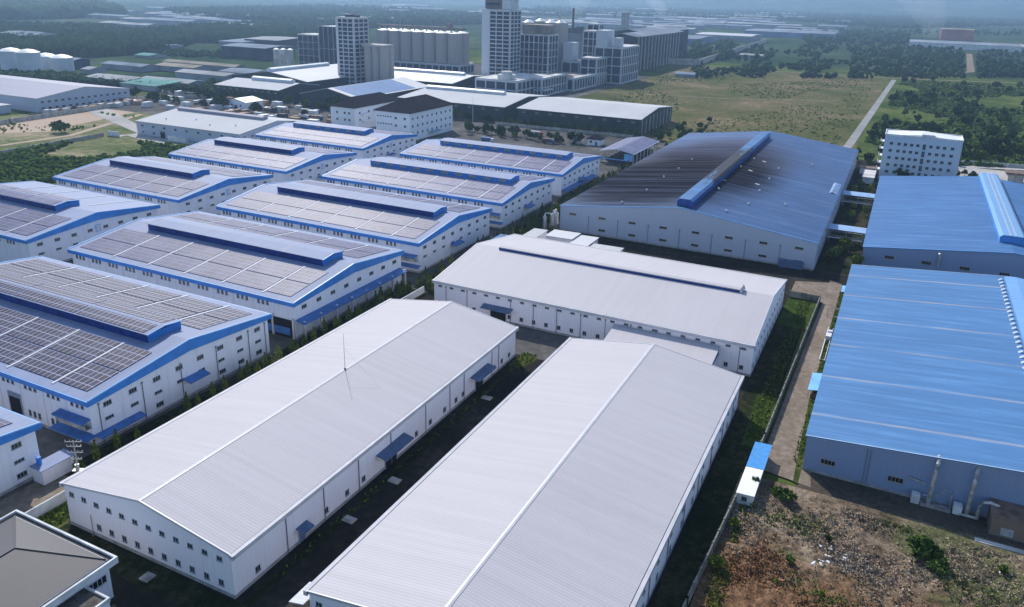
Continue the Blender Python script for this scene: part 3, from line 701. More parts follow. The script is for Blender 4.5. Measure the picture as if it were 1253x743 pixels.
for x,z in ((22.8,2.3),(30.6,2.3)):
    b=MB(); b.box(x-.8,-2.3,.3,x+.8,-.9,z,0); b.box(x-.7,-2.4,z-.1,x+.7,-.8,z+.12,1); b.build('fan_unit',[CONCW,FRAMEW],t)
b=MB(); b.tube([(24,-.9,2),(26.5,-1.2,2.6),(28,-1.0,4.6),(29.3,-.6,4.2),(29.2,-1.2,1.0)],.14,8); b.tube([(21,-.5,5),(24,-.6,4.6)],.2,8); b.box(23.8,-2.1,.0,29.5,-.9,.7,0); b.build('pipework',STEELR,t)
b=MB(); b.prism([(0,3.1),(0,3.25),(-4.2,2.5),(-4.2,2.35)],38,46,lambda a,t_,z:(t_,a,z)); b.build('awning',FRAMEW,t)
t=thing('storage_shed','rusty brown corrugated shed against the right blue factory, two pale panels on it','shed',(28.6,158.6,0))
b=MB(); b.box(0,0,0,26,5.4,4.2); b.build('wall',wall_mat('rusty_cladding',(.20,.15,.115),.35,.4,.25),t)
b=MB(); b.prism([(-.3,4.2),(5.5,4.75),(5.5,4.9),(-.3,4.35)],-.3,26.3,lambda a,t_,z:(t_,a,z)); b.build('roof',RUST,t)
for x in(1.8,6.0,12): b=MB(); b.box(x,-.08,.5,x+2.2,-.002,2.2); b.build('panel_door',simple('door_grey_panel',(.35,.36,.38),.6,0,.2,1),t)
b=MB(); b.box(0,0,0,34,1.2,.25); tag(b.build('concrete_kerb_slab',CONCL,None,(26,154.6,.02)),'pale concrete slab lying along the ground in front of the brown shed','slab')
# ================================================================== SIX STOREY BLOCK
t=thing('office_block','six storey pale blue block with square windows and a dark stairwell strip','office block',(-7,502,0)); W,D=40.2,20
b=MB(); b.box(0,0,0,W,D,26.2); b.build('wall',wall_mat('pale_blue_plaster',(.50,.58,.70),60,.15,0),t)
b=MB()
for a in ((-.25,-.25,W+.25,.25),(-.25,D-.25,W+.25,D+.25)): b.box(a[0],a[1],25.9,a[2],a[3],27.0)
for a in ((-.25,.252,.25,D-.252),(W-.25,.252,W+.25,D-.252)): b.box(a[0],a[1],25.9,a[2],a[3],26.997)
b.build('parapet',CONCW,t)
b=MB(); b.box(.3,.3,26.22,W-.3,D-.3,26.4); b.prism([(2,26.42),(W/2,27.7),(W-2,26.42)],1.2,D-1,lambda a,t_,z:(a,t_,z)); b.build('roof',simple('white_flat_roof',(.70,.70,.68),.6,0,.08,.2),t)
b=MB(); b.box(19,-.2,26.4,25.5,6,28.3); b.build('stair_head',CONCW,t)
wq=win_mesh(1.75,1.6,2,1)
for f in range(6):
    z=21.3-4.15*f+.4
    for s in (3.9,8.0,11.3,14.6,17.8,24.6,28.2,31.6,35.6):
        put(t,'window',wq,'f',W,D,s,z)
    st=win_mesh(1.7,3.2,2,3); put(t,'window',st,'f',W,D,21.2,z-.5)
b=MB(); 
for f in range(5):
    z=4.6+4.2*f; b.box(-2.2,5,z,-.003,12,z+.2); b.box(-2.2,5,z+.2,-2.05,12,z+1.1)
b.build('balcony',CONCW,t)
# ================================================================== OFFICES WITH HIPPED ROOFS
def hip(root,W,D,z,h,m,over=1.0,k=None,name='roof'):
    b=MB(); o=over; x0,x1,y0,y1=-o,W+o,-o,D+o
    k=k or min(x1-x0,y1-y0)/2
    if (x1-x0)<=(y1-y0): r0=((x0+x1)/2,y0+k,z+h); r1=((x0+x1)/2,y1-k,z+h)
    else: r0=(x0+k,(y0+y1)/2,z+h); r1=(x1-k,(y0+y1)/2,z+h)
    A,B,C,D_=(x0,y0,z),(x1,y0,z),(x1,y1,z),(x0,y1,z)
    if (x1-x0)<=(y1-y0):
        b.face([A,B,r0]); b.face([B,C,r1,r0]); b.face([C,D_,r1]); b.face([D_,A,r0,r1])
    else:
        b.face([A,B,r1,r0]); b.face([B,C,r1]); b.face([C,D_,r0,r1]); b.face([D_,A,r0])
    b.box(x0,y0,z-.3,x1,y1,z-.003)
    r=b.build(name,m,root)
    b=MB(); 
    for p,q in ((A,r0),(B,r0 if (x1-x0)<=(y1-y0) else r1),(C,r1),(D_,r1 if (x1-x0)<=(y1-y0) else r0),(r0,r1)):
        if (Vector(p)-Vector(q)).length>.1: b.tube([Vector(p)+Vector((0,0,.04)),Vector(q)+Vector((0,0,.04))],.14,6)
    b.build('hip_cap',m,r); return r
t=thing('office_building','white three storey office with a dark hipped roof, right one of the pair','office',(-331,449,0)); W,D=28.5,57
b=MB(); b.box(0,0,0,W,D,19.6); b.build('wall',WALLP,t); hip(t,W,D,19.65,7.5,TILED,1.2)
wq=win_mesh(1.9,1.7,2,1,FRAMEW); wz=win_mesh(1.3,.8,2,1)
for z in(15.4,10.2,5.2):
    for s in(17,24.5): put(t,'window',wq,'f',W,D,s,z)
    for i in range(6): put(t,'window',wz,'f',W,D,2+i*2.2,z+.6)
    for i in range(9): put(t,'window',wq,'r',W,D,3.4+i*6.2,z)
canopy(t,'r',W,D,30,4.0,12,4,simple('porch_roof',(.20,.34,.46),.5,0,.2,.4),.3)
t=thing('office_building','white office with a dark hipped roof and open balconies, left one of the pair','office',(-382,463,0)); W,D=22,58
b=MB(); b.box(0,0,0,W,D,16.8); b.build('wall',WALLP,t); hip(t,W,D,16.85,6.0,TILED,1.2)
for z in(12.6,7.6):
    for s in(6,13,17): put(t,'window',wq,'f',W,D,s,z)
    for i in range(4): put(t,'window',wq,'r',W,D,6+i*11,z)
    b=MB(); b.box(0,8,z-2.2,2.2,44,z-1.9); b.box(2.05,8,z-1.9,2.2,44,z-.9); b.build('balcony',WALLP,t,(W,0,0))
# flagpole
t=thing('flag_pole','tall thin white flag pole standing beside the hipped roof offices','pole',(-293,520,0))
b=MB(); b.cyl(0,0,0,24,.22,8,0,.1); b.build('pole',FRAMEW,t); b=MB(); b.cyl(0,0,0,.6,1.4,8); b.build('base',CONCW,t)

# ================================================================== WHITE DEPOT (left middle)
t=thing('white_depot','white roofed depot with a long grey roof vent, at the edge of the waste ground','warehouse',(-473,368,0)); W,D=95,64
S,T,fn,rs=shell(t,W,D,9.5,4.2,'x',WALLG,rs=34)
roof(t,S,T,fn,rs,9.5,4.2,WHITEB,over=.5,ends=.4,cap=None); barge(t,S,T,fn,rs,9.5,4.2,TRIM,w=.3,over=.5,face=.4)
b=MB(); b.prism([(-2.6,-.3),(2.6,-.3),(2.6,1.7),(0,2.4),(-2.6,1.7)],0,80,lambda a,t_,z:(t_,a,z)); b.build('roof_monitor',GREYV,t,(5,34,13.7))
for i in range(9): put(t,'window',win_mesh(2.2,1.3,2,1),'f',W,D,6+i*10.5,7.0)
for i in range(9):
    if i not in(2,5): put(t,'window',win_mesh(2.2,1.3,2,1),'f',W,D,6+i*10.5,2.6)
for i in range(9): put(t,'window',win_mesh(2.2,1.3,2,1),'r',W,D,4+i*7,7.0)
put(t,'door',door_mesh(4.5,5,'open'),'f',W,D,25,0,.08)
b=MB(); b.box(0,-4,0,16,-.1,3.2); b.build('lean_to',CONCW,t,(34,0,0))
for x,y in((18,10),(40,16),(60,9),(78,14)): obj('roof_vent',vme,t,(x,y,9.5+4.2*y/34+.2))

# ================================================================== LONG GREY HALL far left
t=thing('long_grey_hall','very long grey roofed hall at the left edge with a white windowed gable end','factory',(-800,392,0)); W,D=185,84
S,T,fn,rs=shell(t,W,D,11,5.5,'x',WALLG,plinth=0)
roof(t,S,T,fn,rs,11,5.5,GREYV,over=.6,ends=.4,cap=None); barge(t,S,T,fn,rs,11,5.5,TRIM,w=.5,over=.6,face=.5)
for i in range(14): put(t,'window',win_mesh(2.6,1.5,2,1),'r',W,D,4+i*5.8,8)
for i in range(14): put(t,'window',win_mesh(2.6,1.5,2,1),'r',W,D,4+i*5.8,3)
t=thing('low_white_annex','low white roofed annex in front of the long grey hall at the left edge','annex',(-690,365,0)); 
b=MB(); b.box(0,0,0,58,16,6); b.build('wall',WALLG,t); b=MB(); b.box(-.6,-.6,6.003,58.6,16.6,6.4); b.build('roof',WHITEB,t)

# ================================================================== STORAGE TANKS
for u,v_,r,h,lb in ((-905,556,11.8,24,'tall round storage tank at the far left edge, leftmost of the four'),(-876,557,11.8,24,'second tall round storage tank from the left edge, overlapping the first'),
    (-918,604,12,15,'lower round storage tank third from the left, half hidden'),(-888,603,12,15,'rightmost low round storage tank of the four at left')):
    t=thing('storage_tank',lb,'storage tank',(u,v_,0),group='round storage tanks'); b=MB(); b.cyl(0,0,0,h,r,40,cap=False); b.build('shell',TANK,t)
    b=MB(); b.cyl(0,0,h+.003,h+.35,r+.3,40); b.cyl(0,0,h+.35,h+2.6,r,40,0,r*.6); b.cyl(0,0,h+2.6,h+3.8,r*.6,40,0,1.0); b.build('roof',TANKW,t)

# ================================================================== DARK SHEDS
def shed(name,label,u0,u1,v0,v1,eave,rise,axis,roofm,wallm=DARKW,mon=None,cat='shed',trim=TRIM,windows=0):
    t=thing(name,label,cat,(u0,v0,0)); W,D=u1-u0,v1-v0
    S,T,fn,rs=shell(t,W,D,eave,rise,axis,wallm,plinth=0)
    roof(t,S,T,fn,rs,eave,rise,roofm,over=.8,ends=.8,cap=None); barge(t,S,T,fn,rs,eave,rise,trim,w=.3,over=.8,face=.5)
    if mon:
        a0,a1,hw,h=mon; f2=(lambda a,t_,z:(t_,a,z)) if axis=='x' else (lambda a,t_,z:(a,t_,z))
        b=MB(); b.prism([(-hw,-.5),(hw,-.5),(hw,h*.7),(0,h),(-hw,h*.7)],a0,a1,f2); b.build('roof_monitor',simple('pale_monitor',(.50,.56,.63),.45,0,.12,.1),t,(0,rs,eave+rise) if axis=='x' else (rs,0,eave+rise))
    if windows:
        wm=win_mesh(2.6,1.1,2,1,FRAMEW)
        for i in range(windows): put(t,'window',wm,'f',W,D,W*(i+.5)/windows,eave-2.2)
    return t,W,D
t,W,D=shed('dark_shed','dark walled shed with a wide plain white roof beside the green field',-277,-174.5,564,650,12,4,'x',WHITEBY if 0 else WHITEB,windows=9)
b=MB()
for i in range(9): b.box(W+.02,4+i*9.5,0,W+.35,4.9+i*9.5,12)
b.build('column',CONCL,t)
shed('dark_shed','dark shed with white roof and pale vent, left of the plain white roofed one',-390,-288,562,650,12,4,'x',WHITEB,mon=(2,80,3,3),windows=8)
shed('dark_shed','dark shed with white roof and big pale vent, behind the small white house',-583,-506,543,598,11,4,'x',WHITEB,mon=(22,70,3,3.4),windows=10)
t_,W,D=shed('dark_shed','dark gable ended shed with bright white roof and vent, left of the twin tower',-618,-520,598,735,13,7,'y',WHITEBY,mon=(2,90,3.2,3.2))
t_,W,D=shed('dark_shed','dark gable ended shed under blue and white sheets at the foot of the left tower',-478,-417,540,655,11,6.5,'y',WHITEBY)
b=MB(); sl=6.5/30.5
b.prism([(31.2,11+6.5-.7*sl+.28),(60,11+1*sl+.28),(60,11+1*sl+.36),(31.2,11+6.5-.7*sl+.36)],6,92,lambda a,t_,z:(a,t_,z)); b.build('blue_roof_sheet',BLUE5,t_)
b=MB(); b.prism([(2,11+2*sl+.28),(29.6,11+29.6*sl+.28),(29.6,11+29.6*sl+.36),(2,11+2*sl+.36)],12,80,lambda a,t_,z:(a,t_,z)); b.build('blue_roof_sheet',PALEBLUE,t_)
WST=sheet_roof('striped_white_roof',(.60,.60,.60),0,3.4,.0,.4,var=.0,dirt=.12,band=(9.5,.12,(.28,.27,.27),.9))
t_,W,D=shed('dark_shed','wide shed with striped white and grey roof in front of the row of silos',-545,-407,680,765,12,4.2,'x',WST,mon=(2,128,3,3.2))
shed('flat_shed','low dark shed with white roof tucked behind the hipped roof offices',-408,-352,640,690,7,2,'x',WHITEB)
# open solar shed near sooty roof
t=thing('open_shed','open sided shed with pale blue solar roof beyond the corner of the sooty roof','shed',(-166,456,0)); W,D=22,54
b=MB(); fn=lambda a,t_,z:(a,t_,z); b.prism([(-.5,7),(11,9.2),(22.5,7),(22.5,7.3),(11,9.5),(-.5,7.3)],0,D,fn); b.build('roof',PALEBLUE,t)
b=MB(); b.prism([(.5,7.32+.0),(10.6,9.3),(10.6,9.55),(.5,7.55)],1,D-1,fn); b.prism([(11.4,9.3),(21.5,7.35),(21.5,7.6),(11.4,9.55)],1,D-1,fn); b.build('solar_array',SOL3,t)
for i in range(8):
    for x in(.2,21.4): b=MB(); b.box(x,1+i*7.3,0,x+.4,1.5+i*7.3,6.95); b.build('post',CONCL,t)
b=MB(); b.box(16,0.2,2.8,21.2,1.5,6.9); b.box(.7,.3,2.6,21,.5,3.2); b.build('front_panel',FASCL,t)
b=MB(); b.box(.7,.5,0.1,21.3,D-1,.5); b.box(2,6,.5,20,D-6,2.6); b.build('stored_goods',simple('goods_dark',(.06,.07,.09),.8,0,.5,.4),t)
# white house
t=thing('white_house','small white house with pale gable roof standing in the truck yard','house',(-521,494,0)); W,D=24,20
S,T,fn,rs=shell(t,W,D,6.2,2.6,'y',WALLP,plinth=0); roof(t,S,T,fn,rs,6.2,2.6,TANKW,over=.5,ends=.5,cap=None)
for s in(4,8,18): put(t,'window',wq,'f',W,D,s,3.4)
put(t,'door',door_mesh(3,3.4,'open'),'f',W,D,12.5,0,.05); put(t,'window',wq,'r',W,D,6,3.4)
# guard house with pyramid roof
t=thing('gate_house','little white gate house with a dark pyramid roof in the truck yard','gate house',(-194,507,0))
b=MB(); b.box(0,0,0,9,8,4.5); b.build('wall',WALLP,t); hip(t,9,8,4.52,2.6,TILED,.9)
put(t,'window',wq,'f',9,8,2.4,2.6); put(t,'door',door_mesh(1.6,2.6,'shut'),'f',9,8,6.4,0,.05)

# ================================================================== FEED MILL COMPLEX
MGL=simple('mill_dark_glass',(.018,.035,.075),.25,0,.5,.25); MCOL=simple('mill_white_column',(.50,.52,.56),.7,0,.12,.05)
MW=wall_mat('mill_white_wall',(.50,.54,.60),30,.2,0); MCONC=wall_mat('stained_concrete',(.40,.37,.36),5,.5,.05,.9)
def gridblock(root,x0,x1,y0,y1,z0,z1,nx,ny,nz,colw=1.1,proud=.6,body=MGL,colm=MCOL,top=True,name='block',front_blank=None,spw=.9):
    b=MB(); b.box(x0,y0,z0,x1,y1,z1); o=b.build(name,body,root)
    b=MB(); H=z1-z0
    for i in range(nx+1):
        x=x0+(x1-x0-colw)*i/nx
        b.box(x,y0-proud,z0,x+colw,y0-.003,z1+.4)
    for j in range(ny+1):
        y=y0+(y1-y0-colw)*j/ny
        b.box(x1+.003,y,z0,x1+proud,y+colw,z1+.4)
    for k in range(nz+1):
        z=z0+(H-spw)*k/max(nz,1)
        for i in range(nx):
            xa=x0+(x1-x0-colw)*i/nx+colw; xb=x0+(x1-x0-colw)*(i+1)/nx
            b.box(xa+.003,y0-proud*.5,z,xb-.003,y0-.004,z+(spw if 0<k<nz else spw*1.5))
        for j in range(ny):
            ya=y0+(y1-y0-colw)*j/ny+colw; yb=y0+(y1-y0-colw)*(j+1)/ny
            b.box(x1+.004,ya+.003,z,x1+proud*.5,yb-.003,z+(spw if 0<k<nz else spw*1.5))
    b.build('facade_frame',colm,o)
    if top:
        b=MB(); b.box(x0-.2,y0-.2,z1+.41,x1+.2,y1+.2,z1+1.0); b.build('roof_slab',CONCL,o)
    return o
# left tower
t=thing('mill_tower','dark tower with white columns and window grid, left of the two tall mill towers','tower',(-531,660,0))
gridblock(t,0,21,0,24,0,71,3,3,17,1.0,.7,spw=1.0)
b=MB(); b.box(0,-.9,0,3.0,-.71,71.3); b.build('corner_fin',MCOL,t,(-.8,0,0))
b=MB(); b.box(7,5,72,14,12,74.6); b.box(15,8,72,19,14,74); b.tube([(17,10,74),(17,10,78)],.15,6); b.build('rooftop_plant',DARKW,t)
# three silos beside it
t=thing('concrete_silo_group','four stained concrete silos clustered right beside the left mill tower','silos',(-502,668,0))
for i in range(3):
    for j in range(2):
        b=MB(); b.cyl(4.5+i*9,j*9,0,44,4.6,20); b.build('silo',MCONC,t)
b=MB(); b.box(-1,-5,44.003,25,14,46.2); b.build('top_gallery',MCONC,t)
# dark box blocks left
t=thing('mill_building','dark glass clad mill block with thin pale grid, left of the left tower','mill',(-707,800,0))
gridblock(t,0,33,0,30,0,42,4,3,5,.5,.35,name='low_block',spw=.5)
gridblock(t,36,66,-2,32,0,54,4,3,2,.5,.35,name='high_block',spw=.4,top=False)
b=MB(); b.box(33.4,2,0,35.8,28,45); b.build('link',MGL,t)
# small silos
for i in range(3):
    t=thing('steel_silo',('left','middle','right')[i]+' of three slim pale silos standing left of the dark mill block','silo',(-688+i*8,740+i*3,0),group='slim pale silos')
    b=MB(); b.cyl(0,0,0,28,3.9,18); b.cyl(0,0,28,29.5,3.9,18,1,.8); b.build('barrel',[CONCL,TANKW],t)
# row of big silos
t=thing('silo_block','long row of big concrete silos raised on a white colonnade','silos',(-632,850,0))
for i in range(7):
    for j in range(2):
        x=17+i*17.5; b=MB(); b.cyl(x,9+j*18,14 if j==0 else 10,50,8.9,28); s_=b.build('silo',MCONC,t)
        b=MB(); b.cyl(x,9+j*18,50.003,51.6,8.6,24,0,3); b.build('silo_cap',TANKW,s_)
for i in range(3): b=MB(); b.cyl(1+i*5.2,22,0,50,5.2,20); b.build('silo',MCONC,t)
gridblock(t,8,134,0,36,0,12.5,13,4,1,1.2,.8,name='colonnade',spw=1.6)
b=MB(); b.box(0,14,53.5,132,19,56.5); b.box(108,12,56.5,113,20,62); b.build('top_gallery',simple('gallery_dark',(.20,.17,.17),.8,0,.3,.2),t)
b=MB(); [b.box(4+i*9,15,50,4.6+i*9,18,53.6) for i in range(14)]; b.build('gallery_legs',STEELR,t)
# right tower on podium
t=thing('mill_tower','tallest tower of the mill, white blank corner, cut by the top edge','tower',(-423,770,0))
gridblock(t,9,34,0,25,0,81,3,3,19,1.0,.7,spw=1.1,name='tower_block')
b=MB(); b.box(0,-.4,0,8.9,24,82.3); b.build('blank_wall',MW,t)
b=MB(); b.box(2,3,82.4,22,18,93,0); b.build('roof_tower',wall_mat('roof_tower_wall',(.16,.13,.13),3,.4,.1),t); b=MB(); b.box(23,2,82.2,33.5,20,92.4); b.build('lift_house',MW,t)
b=MB(); b.box(4,2.6,86,20,2.97,89); b.build('louvre',MGL,t)
t=thing('mill_podium','long low mill podium with white columns and dark panels under the tallest tower','mill',(-386,690,0))
gridblock(t,0,46,0,75,0,17.5,4,8,2,1.2,.9,spw=1.2,name='front_block'); gridblock(t,47,55.5,37,100,0,17.5,2,9,2,1.1,.8,spw=1.0,name='side_block')
b=MB(); b.box(48,36,6,60,56,7.2); b.build('loading_ramp',MCOL,t)
gridblock(t,56,64,101,210,0,13,1,14,1,1.2,.8,spw=1.2,name='rear_block')
b=MB(); b.cyl(30,9,18.5,23.0,9,24); b.cyl(30,9,23,26,5.5,24); b.build('roof_cooler',CONCL,t)
b=MB(); b.box(12,104,0,55.5,150,14.4); b.build('terrace',simple('tan_roof',(.42,.33,.28),.9,0,.3,.1),t)
t=thing('mill_building','round cornered dark window block with white columns, right of the tallest tower','mill',(-402,820,0))
gridblock(t,0,36,0,26,0,55,6,3,7,1.0,.7,spw=.7); b=MB(); b.box(2,2,56.2,34,24,66); b.build('roof_block',simple('brown_block',(.22,.19,.18),.8,0,.3,.1),t)
t=thing('concrete_silo_group','tall stained concrete silos with white capped vents behind the tallest tower','silos',(-430,885,0))
for i,(x,y,h) in enumerate(((8,0,66),(24,0,68),(40,-6,67),(52,-4,67))):
    b=MB(); b.cyl(x,y,0,h,8.5,20); s_=b.build('silo',MCONC,t); b=MB(); b.cyl(x,y,h+.003,h+3,7,16,0,2); b.build('silo_cap',TANKW,s_)
b=MB(); b.tube([(24,0,70),(24,0,80)],.6,6); b.tube([(50,-4,69),(50,-4,78)],.9,8); b.build('vent_stack',STEELR,t)
t=thing('mill_building','stepped mill building with white terraces at the right end of the complex','mill',(-366,860,0))
gridblock(t,0,43,0,22,0,25,4,3,2,1.2,.8,spw=1.2,name='low_block'); b=MB(); b.box(0,2,26.2,12,20,46); b.build('white_head',MW,t); gridblock(t,24,44,-2,30,0,30,2,4,3,1.2,.8,spw=1.2,name='mid_block')
gridblock(t,10,36,38,60,0,58,4,3,7,.9,.7,spw=.8,name='high_block'); b=MB(); b.box(28,34,40,42,58,60); b.build('white_head',MW,t)
gridblock(t,28,62,31.5,95,0,41,3,9,4,1.1,.8,spw=1.0,name='rear_block'); b=MB(); b.box(48,40,42.2,56,52,52); b.build('stair_head',MW,t)
gridblock(t,-8,8,96,110,0,64,2,2,8,1,.7,spw=.8,name='far_block')
t=thing('chimney','slim dark chimney rising behind the mill buildings','chimney',(-453,1100,0)); b=MB(); b.cyl(0,0,0,80,2.0,14,0,1.5); b.build('stack',simple('chimney_dark',(.12,.10,.10),.8,0,.2,.2),t)
t=thing('mill_building','pale grey conveyor house on stilts behind the mill towers','mill',(-470,1000,0)); b=MB(); b.box(0,0,0,70,24,50); b.build('wall',simple('grey_block_far',(.26,.28,.32),.8,0,.25,.03),t); b=MB(); b.prism([(-1,50.003),(40,50.003),(40,58),(-1,52)],0,24,lambda a,t_,z:(a+25,t_,z)); b.build('roof',simple('slope_dark',(.11,.11,.13),.8,0,.3,.05),t)
def farshed(name,label,u0,u1,v0,v1,h,rise,axis,wm,rm,cat='factory'):
    t=thing(name,label,cat,(u0,v0,0)); W,D=u1-u0,v1-v0
    S,T,fn,rs=shell(t,W,D,h,rise,axis,wm,plinth=0); roof(t,S,T,fn,rs,h,rise,rm,over=1,ends=1,th=.5,cap=None); return t,W,D
FW=simple('far_dark_wall',(.045,.055,.08),.7,0,.3,.03,spec=0); FR=simple('far_grey_roof',(.22,.25,.30),.8,0,.25,.02,spec=0)
t,W,D=farshed('far_hall','tall dark walled hall right of the mill, flat grey roof',-382,-338,1050,1290,46,4,'y',FW,FR)
b=MB(); [b.box(W+.02,4+i*16,0,W+1,7+i*16,46) for i in range(14)]; b.build('column',CONC,t)
t,W,D=farshed('far_hall','dark hall with white roof edge extending behind the tall dark one',-452,-384,1250,1500,42,5,'y',FW,FR)
t=thing('far_tower','pale square tower rising among the far halls','tower',(-517,1500,0)); b=MB(); b.box(0,0,0,12,12,67); b.build('wall',CONC,t); b=MB(); b.box(-1,-1,67.003,13,13,69); b.build('roof',CONCL,t)
# ================================================================== GROUND SHEETS
def sheet(name,pts,z,m,kind='structure'):
    b=MB(); b.face([(x,y,z) for x,y in pts]); o=b.build(name,m); o['kind']=kind; return o
def rect(name,u0,u1,v0,v1,z,m): return sheet(name,[(u0,v0),(u1,v0),(u1,v1),(u0,v1)],z,m)
GS=9500
rect('ground',-GS,GS,-GS,GS,-.35,GR_FAR)
rect('green_land',-700,260,-60,1300,-.25,GR_SCRUB)
rect('waste_ground',-620,-356,200,500,-.18,GR_WASTE)
rect('scrub_ground',-486,-354,120,296,-.14,GR_SCRUB)
sheet('sandy_strip',[G(x,y)[:2] for x,y in ((0,163),(60,161),(92,153),(140,143),(205,128),(200,124),(130,134),(60,143),(0,151))],-.13,GR_SAND)
rect('rough_field',-300,-26,556,1205,-.15,GR_FIELD)
rect('factory_yard',-356,-140,-20,436,-.05,YARD)
sheet('truck_yard',[(-640,436),(-290,436),(-290,552),(-640,545)],-.03,YARD); sheet('truck_yard',[(-290,436),(-140,436),(-140,545),(-290,556)],-.03,YARD)
rect('mill_yard',-640,-300,545,1010,-.08,YARD)
sheet('yard_road',[(-600,420),(-478,372),(-478,362),(-360,362),(-360,368),(-474,368),(-474,380),(-600,440)],.0,YARDL)
rect('inner_yard',-139,-17.8,40,300,.0,ASPH)
rect('service_road',-140,-3,276,308,.03,ASPH)
rect('yard_between_factories',-22,-4,300,560,.01,ASPH)
rect('front_yard',-140,90,296,323,.02,ASPH)
sheet('sunlit_asphalt_patch',[(-118,186),(-74,186),(-74,204),(-118,204)],.012,YARD)  # paler sheet paints the sunlit part of the dark asphalt
rect('tree_verge',-150.5,-140.2,60,215,.02,GRASSD)
sheet('earth_bank',[(-151,40),(-140,40),(-140,88),(-151,86)],.05,PATHM)
rect('tree_verge',-146,-132.5,216,436,.03,GRASSD)
rect('grass_verge',-26,-17.9,188,246,.02,GRASSD); rect('grass_verge',-26,-16.2,246,273.5,.02,GRASSY); sheet('grass_verge',[(-21.8,168),(-17.8,168),(-17.2,192),(-22.8,196)],.05,GRASSY); rect('grass_verge',-87.5,-86,76,178,.02,GRASSD)  # shaded stretch painted with dark grass, lit stretches with lighter grass
sheet('grass_verge',[(-88.5,178),(-84,180),(-83,186),(-88.5,188)],.03,GRASSY)
rect('grass_verge',-139,-133,70,200,.02,GRASSY)
rect('grass_verge',-133,-88,71.5,76.6,.02,GRASSD)
rect('grass_verge',-25.5,-19.4,60,188,.02,GRASSD)
sheet('earth_path',[(-16.5,160),(-5,158),(-9,190),(-9.6,296),(-14.6,300),(-14.6,275),(-15.4,240)],.075,PATHM)
sheet('grass_verge',[(-8.8,158.5),(-7.7,158),(-7.7,296),(-10,296),(-10.2,200)],.10,GRASSY)
sheet('dirt_strip',[(-7.6,152),(60,152),(60,164.2),(-7.6,164.2)],.04,ground_mat('dirt_shade_dark',[(.35,(.045,.038,.030)),(.52,(.085,.070,.056)),(.68,(.15,.12,.10))],.08,.8,.5,bd=.1))  # earth colour darkened to deepen the shadow before the factory front
sheet('gravel_patch',[(-26,274),(-14,274),(-13,297),(-26,292)],.05,PATHM)
rect('verge_between_factories',-20,-7,310,470,.04,GRASSD)
# straight road and others
def strip(name,pts,w,z,m):
    P=[Vector((x,y)) for x,y in pts]; L=[];R_=[]
    for i,p in enumerate(P):
        d=(P[min(i+1,len(P)-1)]-P[max(i-1,0)]).normalized(); nrm=Vector((-d.y,d.x))*w/2
        L.append(p+nrm);R_.append(p-nrm)
    b=MB()
    for i in range(len(P)-1): b.face([(R_[i].x,R_[i].y,z),(R_[i+1].x,R_[i+1].y,z),(L[i+1].x,L[i+1].y,z),(L[i].x,L[i].y,z)])
    o=b.build(name,m); o['kind']='structure'; return o
strip('straight_road',[(-36,560),(-31.5,612),(-17.5,1188)],6.0,.02,ROADM)
strip('cross_road',[(-30,540),(40,575),(260,640)],8,.0,YARDL)
strip('field_track',[(-640,1010),(-430,1150),(-198,1206),(-14,1212),(260,1300)],9,.0,PATHM)
strip('field_track',[(-300,808),(-170,835),(-62,893)],3.5,-.1,PATHM)
strip('field_track',[G(1105,97)[:2],G(1188,88)[:2],G(1186,66)[:2]],11,.05,PATHM)
strip('field_track',[G(0,178)[:2],G(85,166)[:2],G(172,140)[:2]],5,-.08,GR_SAND)
strip('field_track',[(-480,357),(-476,366),(-420,352),(-372,346)],8,-.05,YARDL)
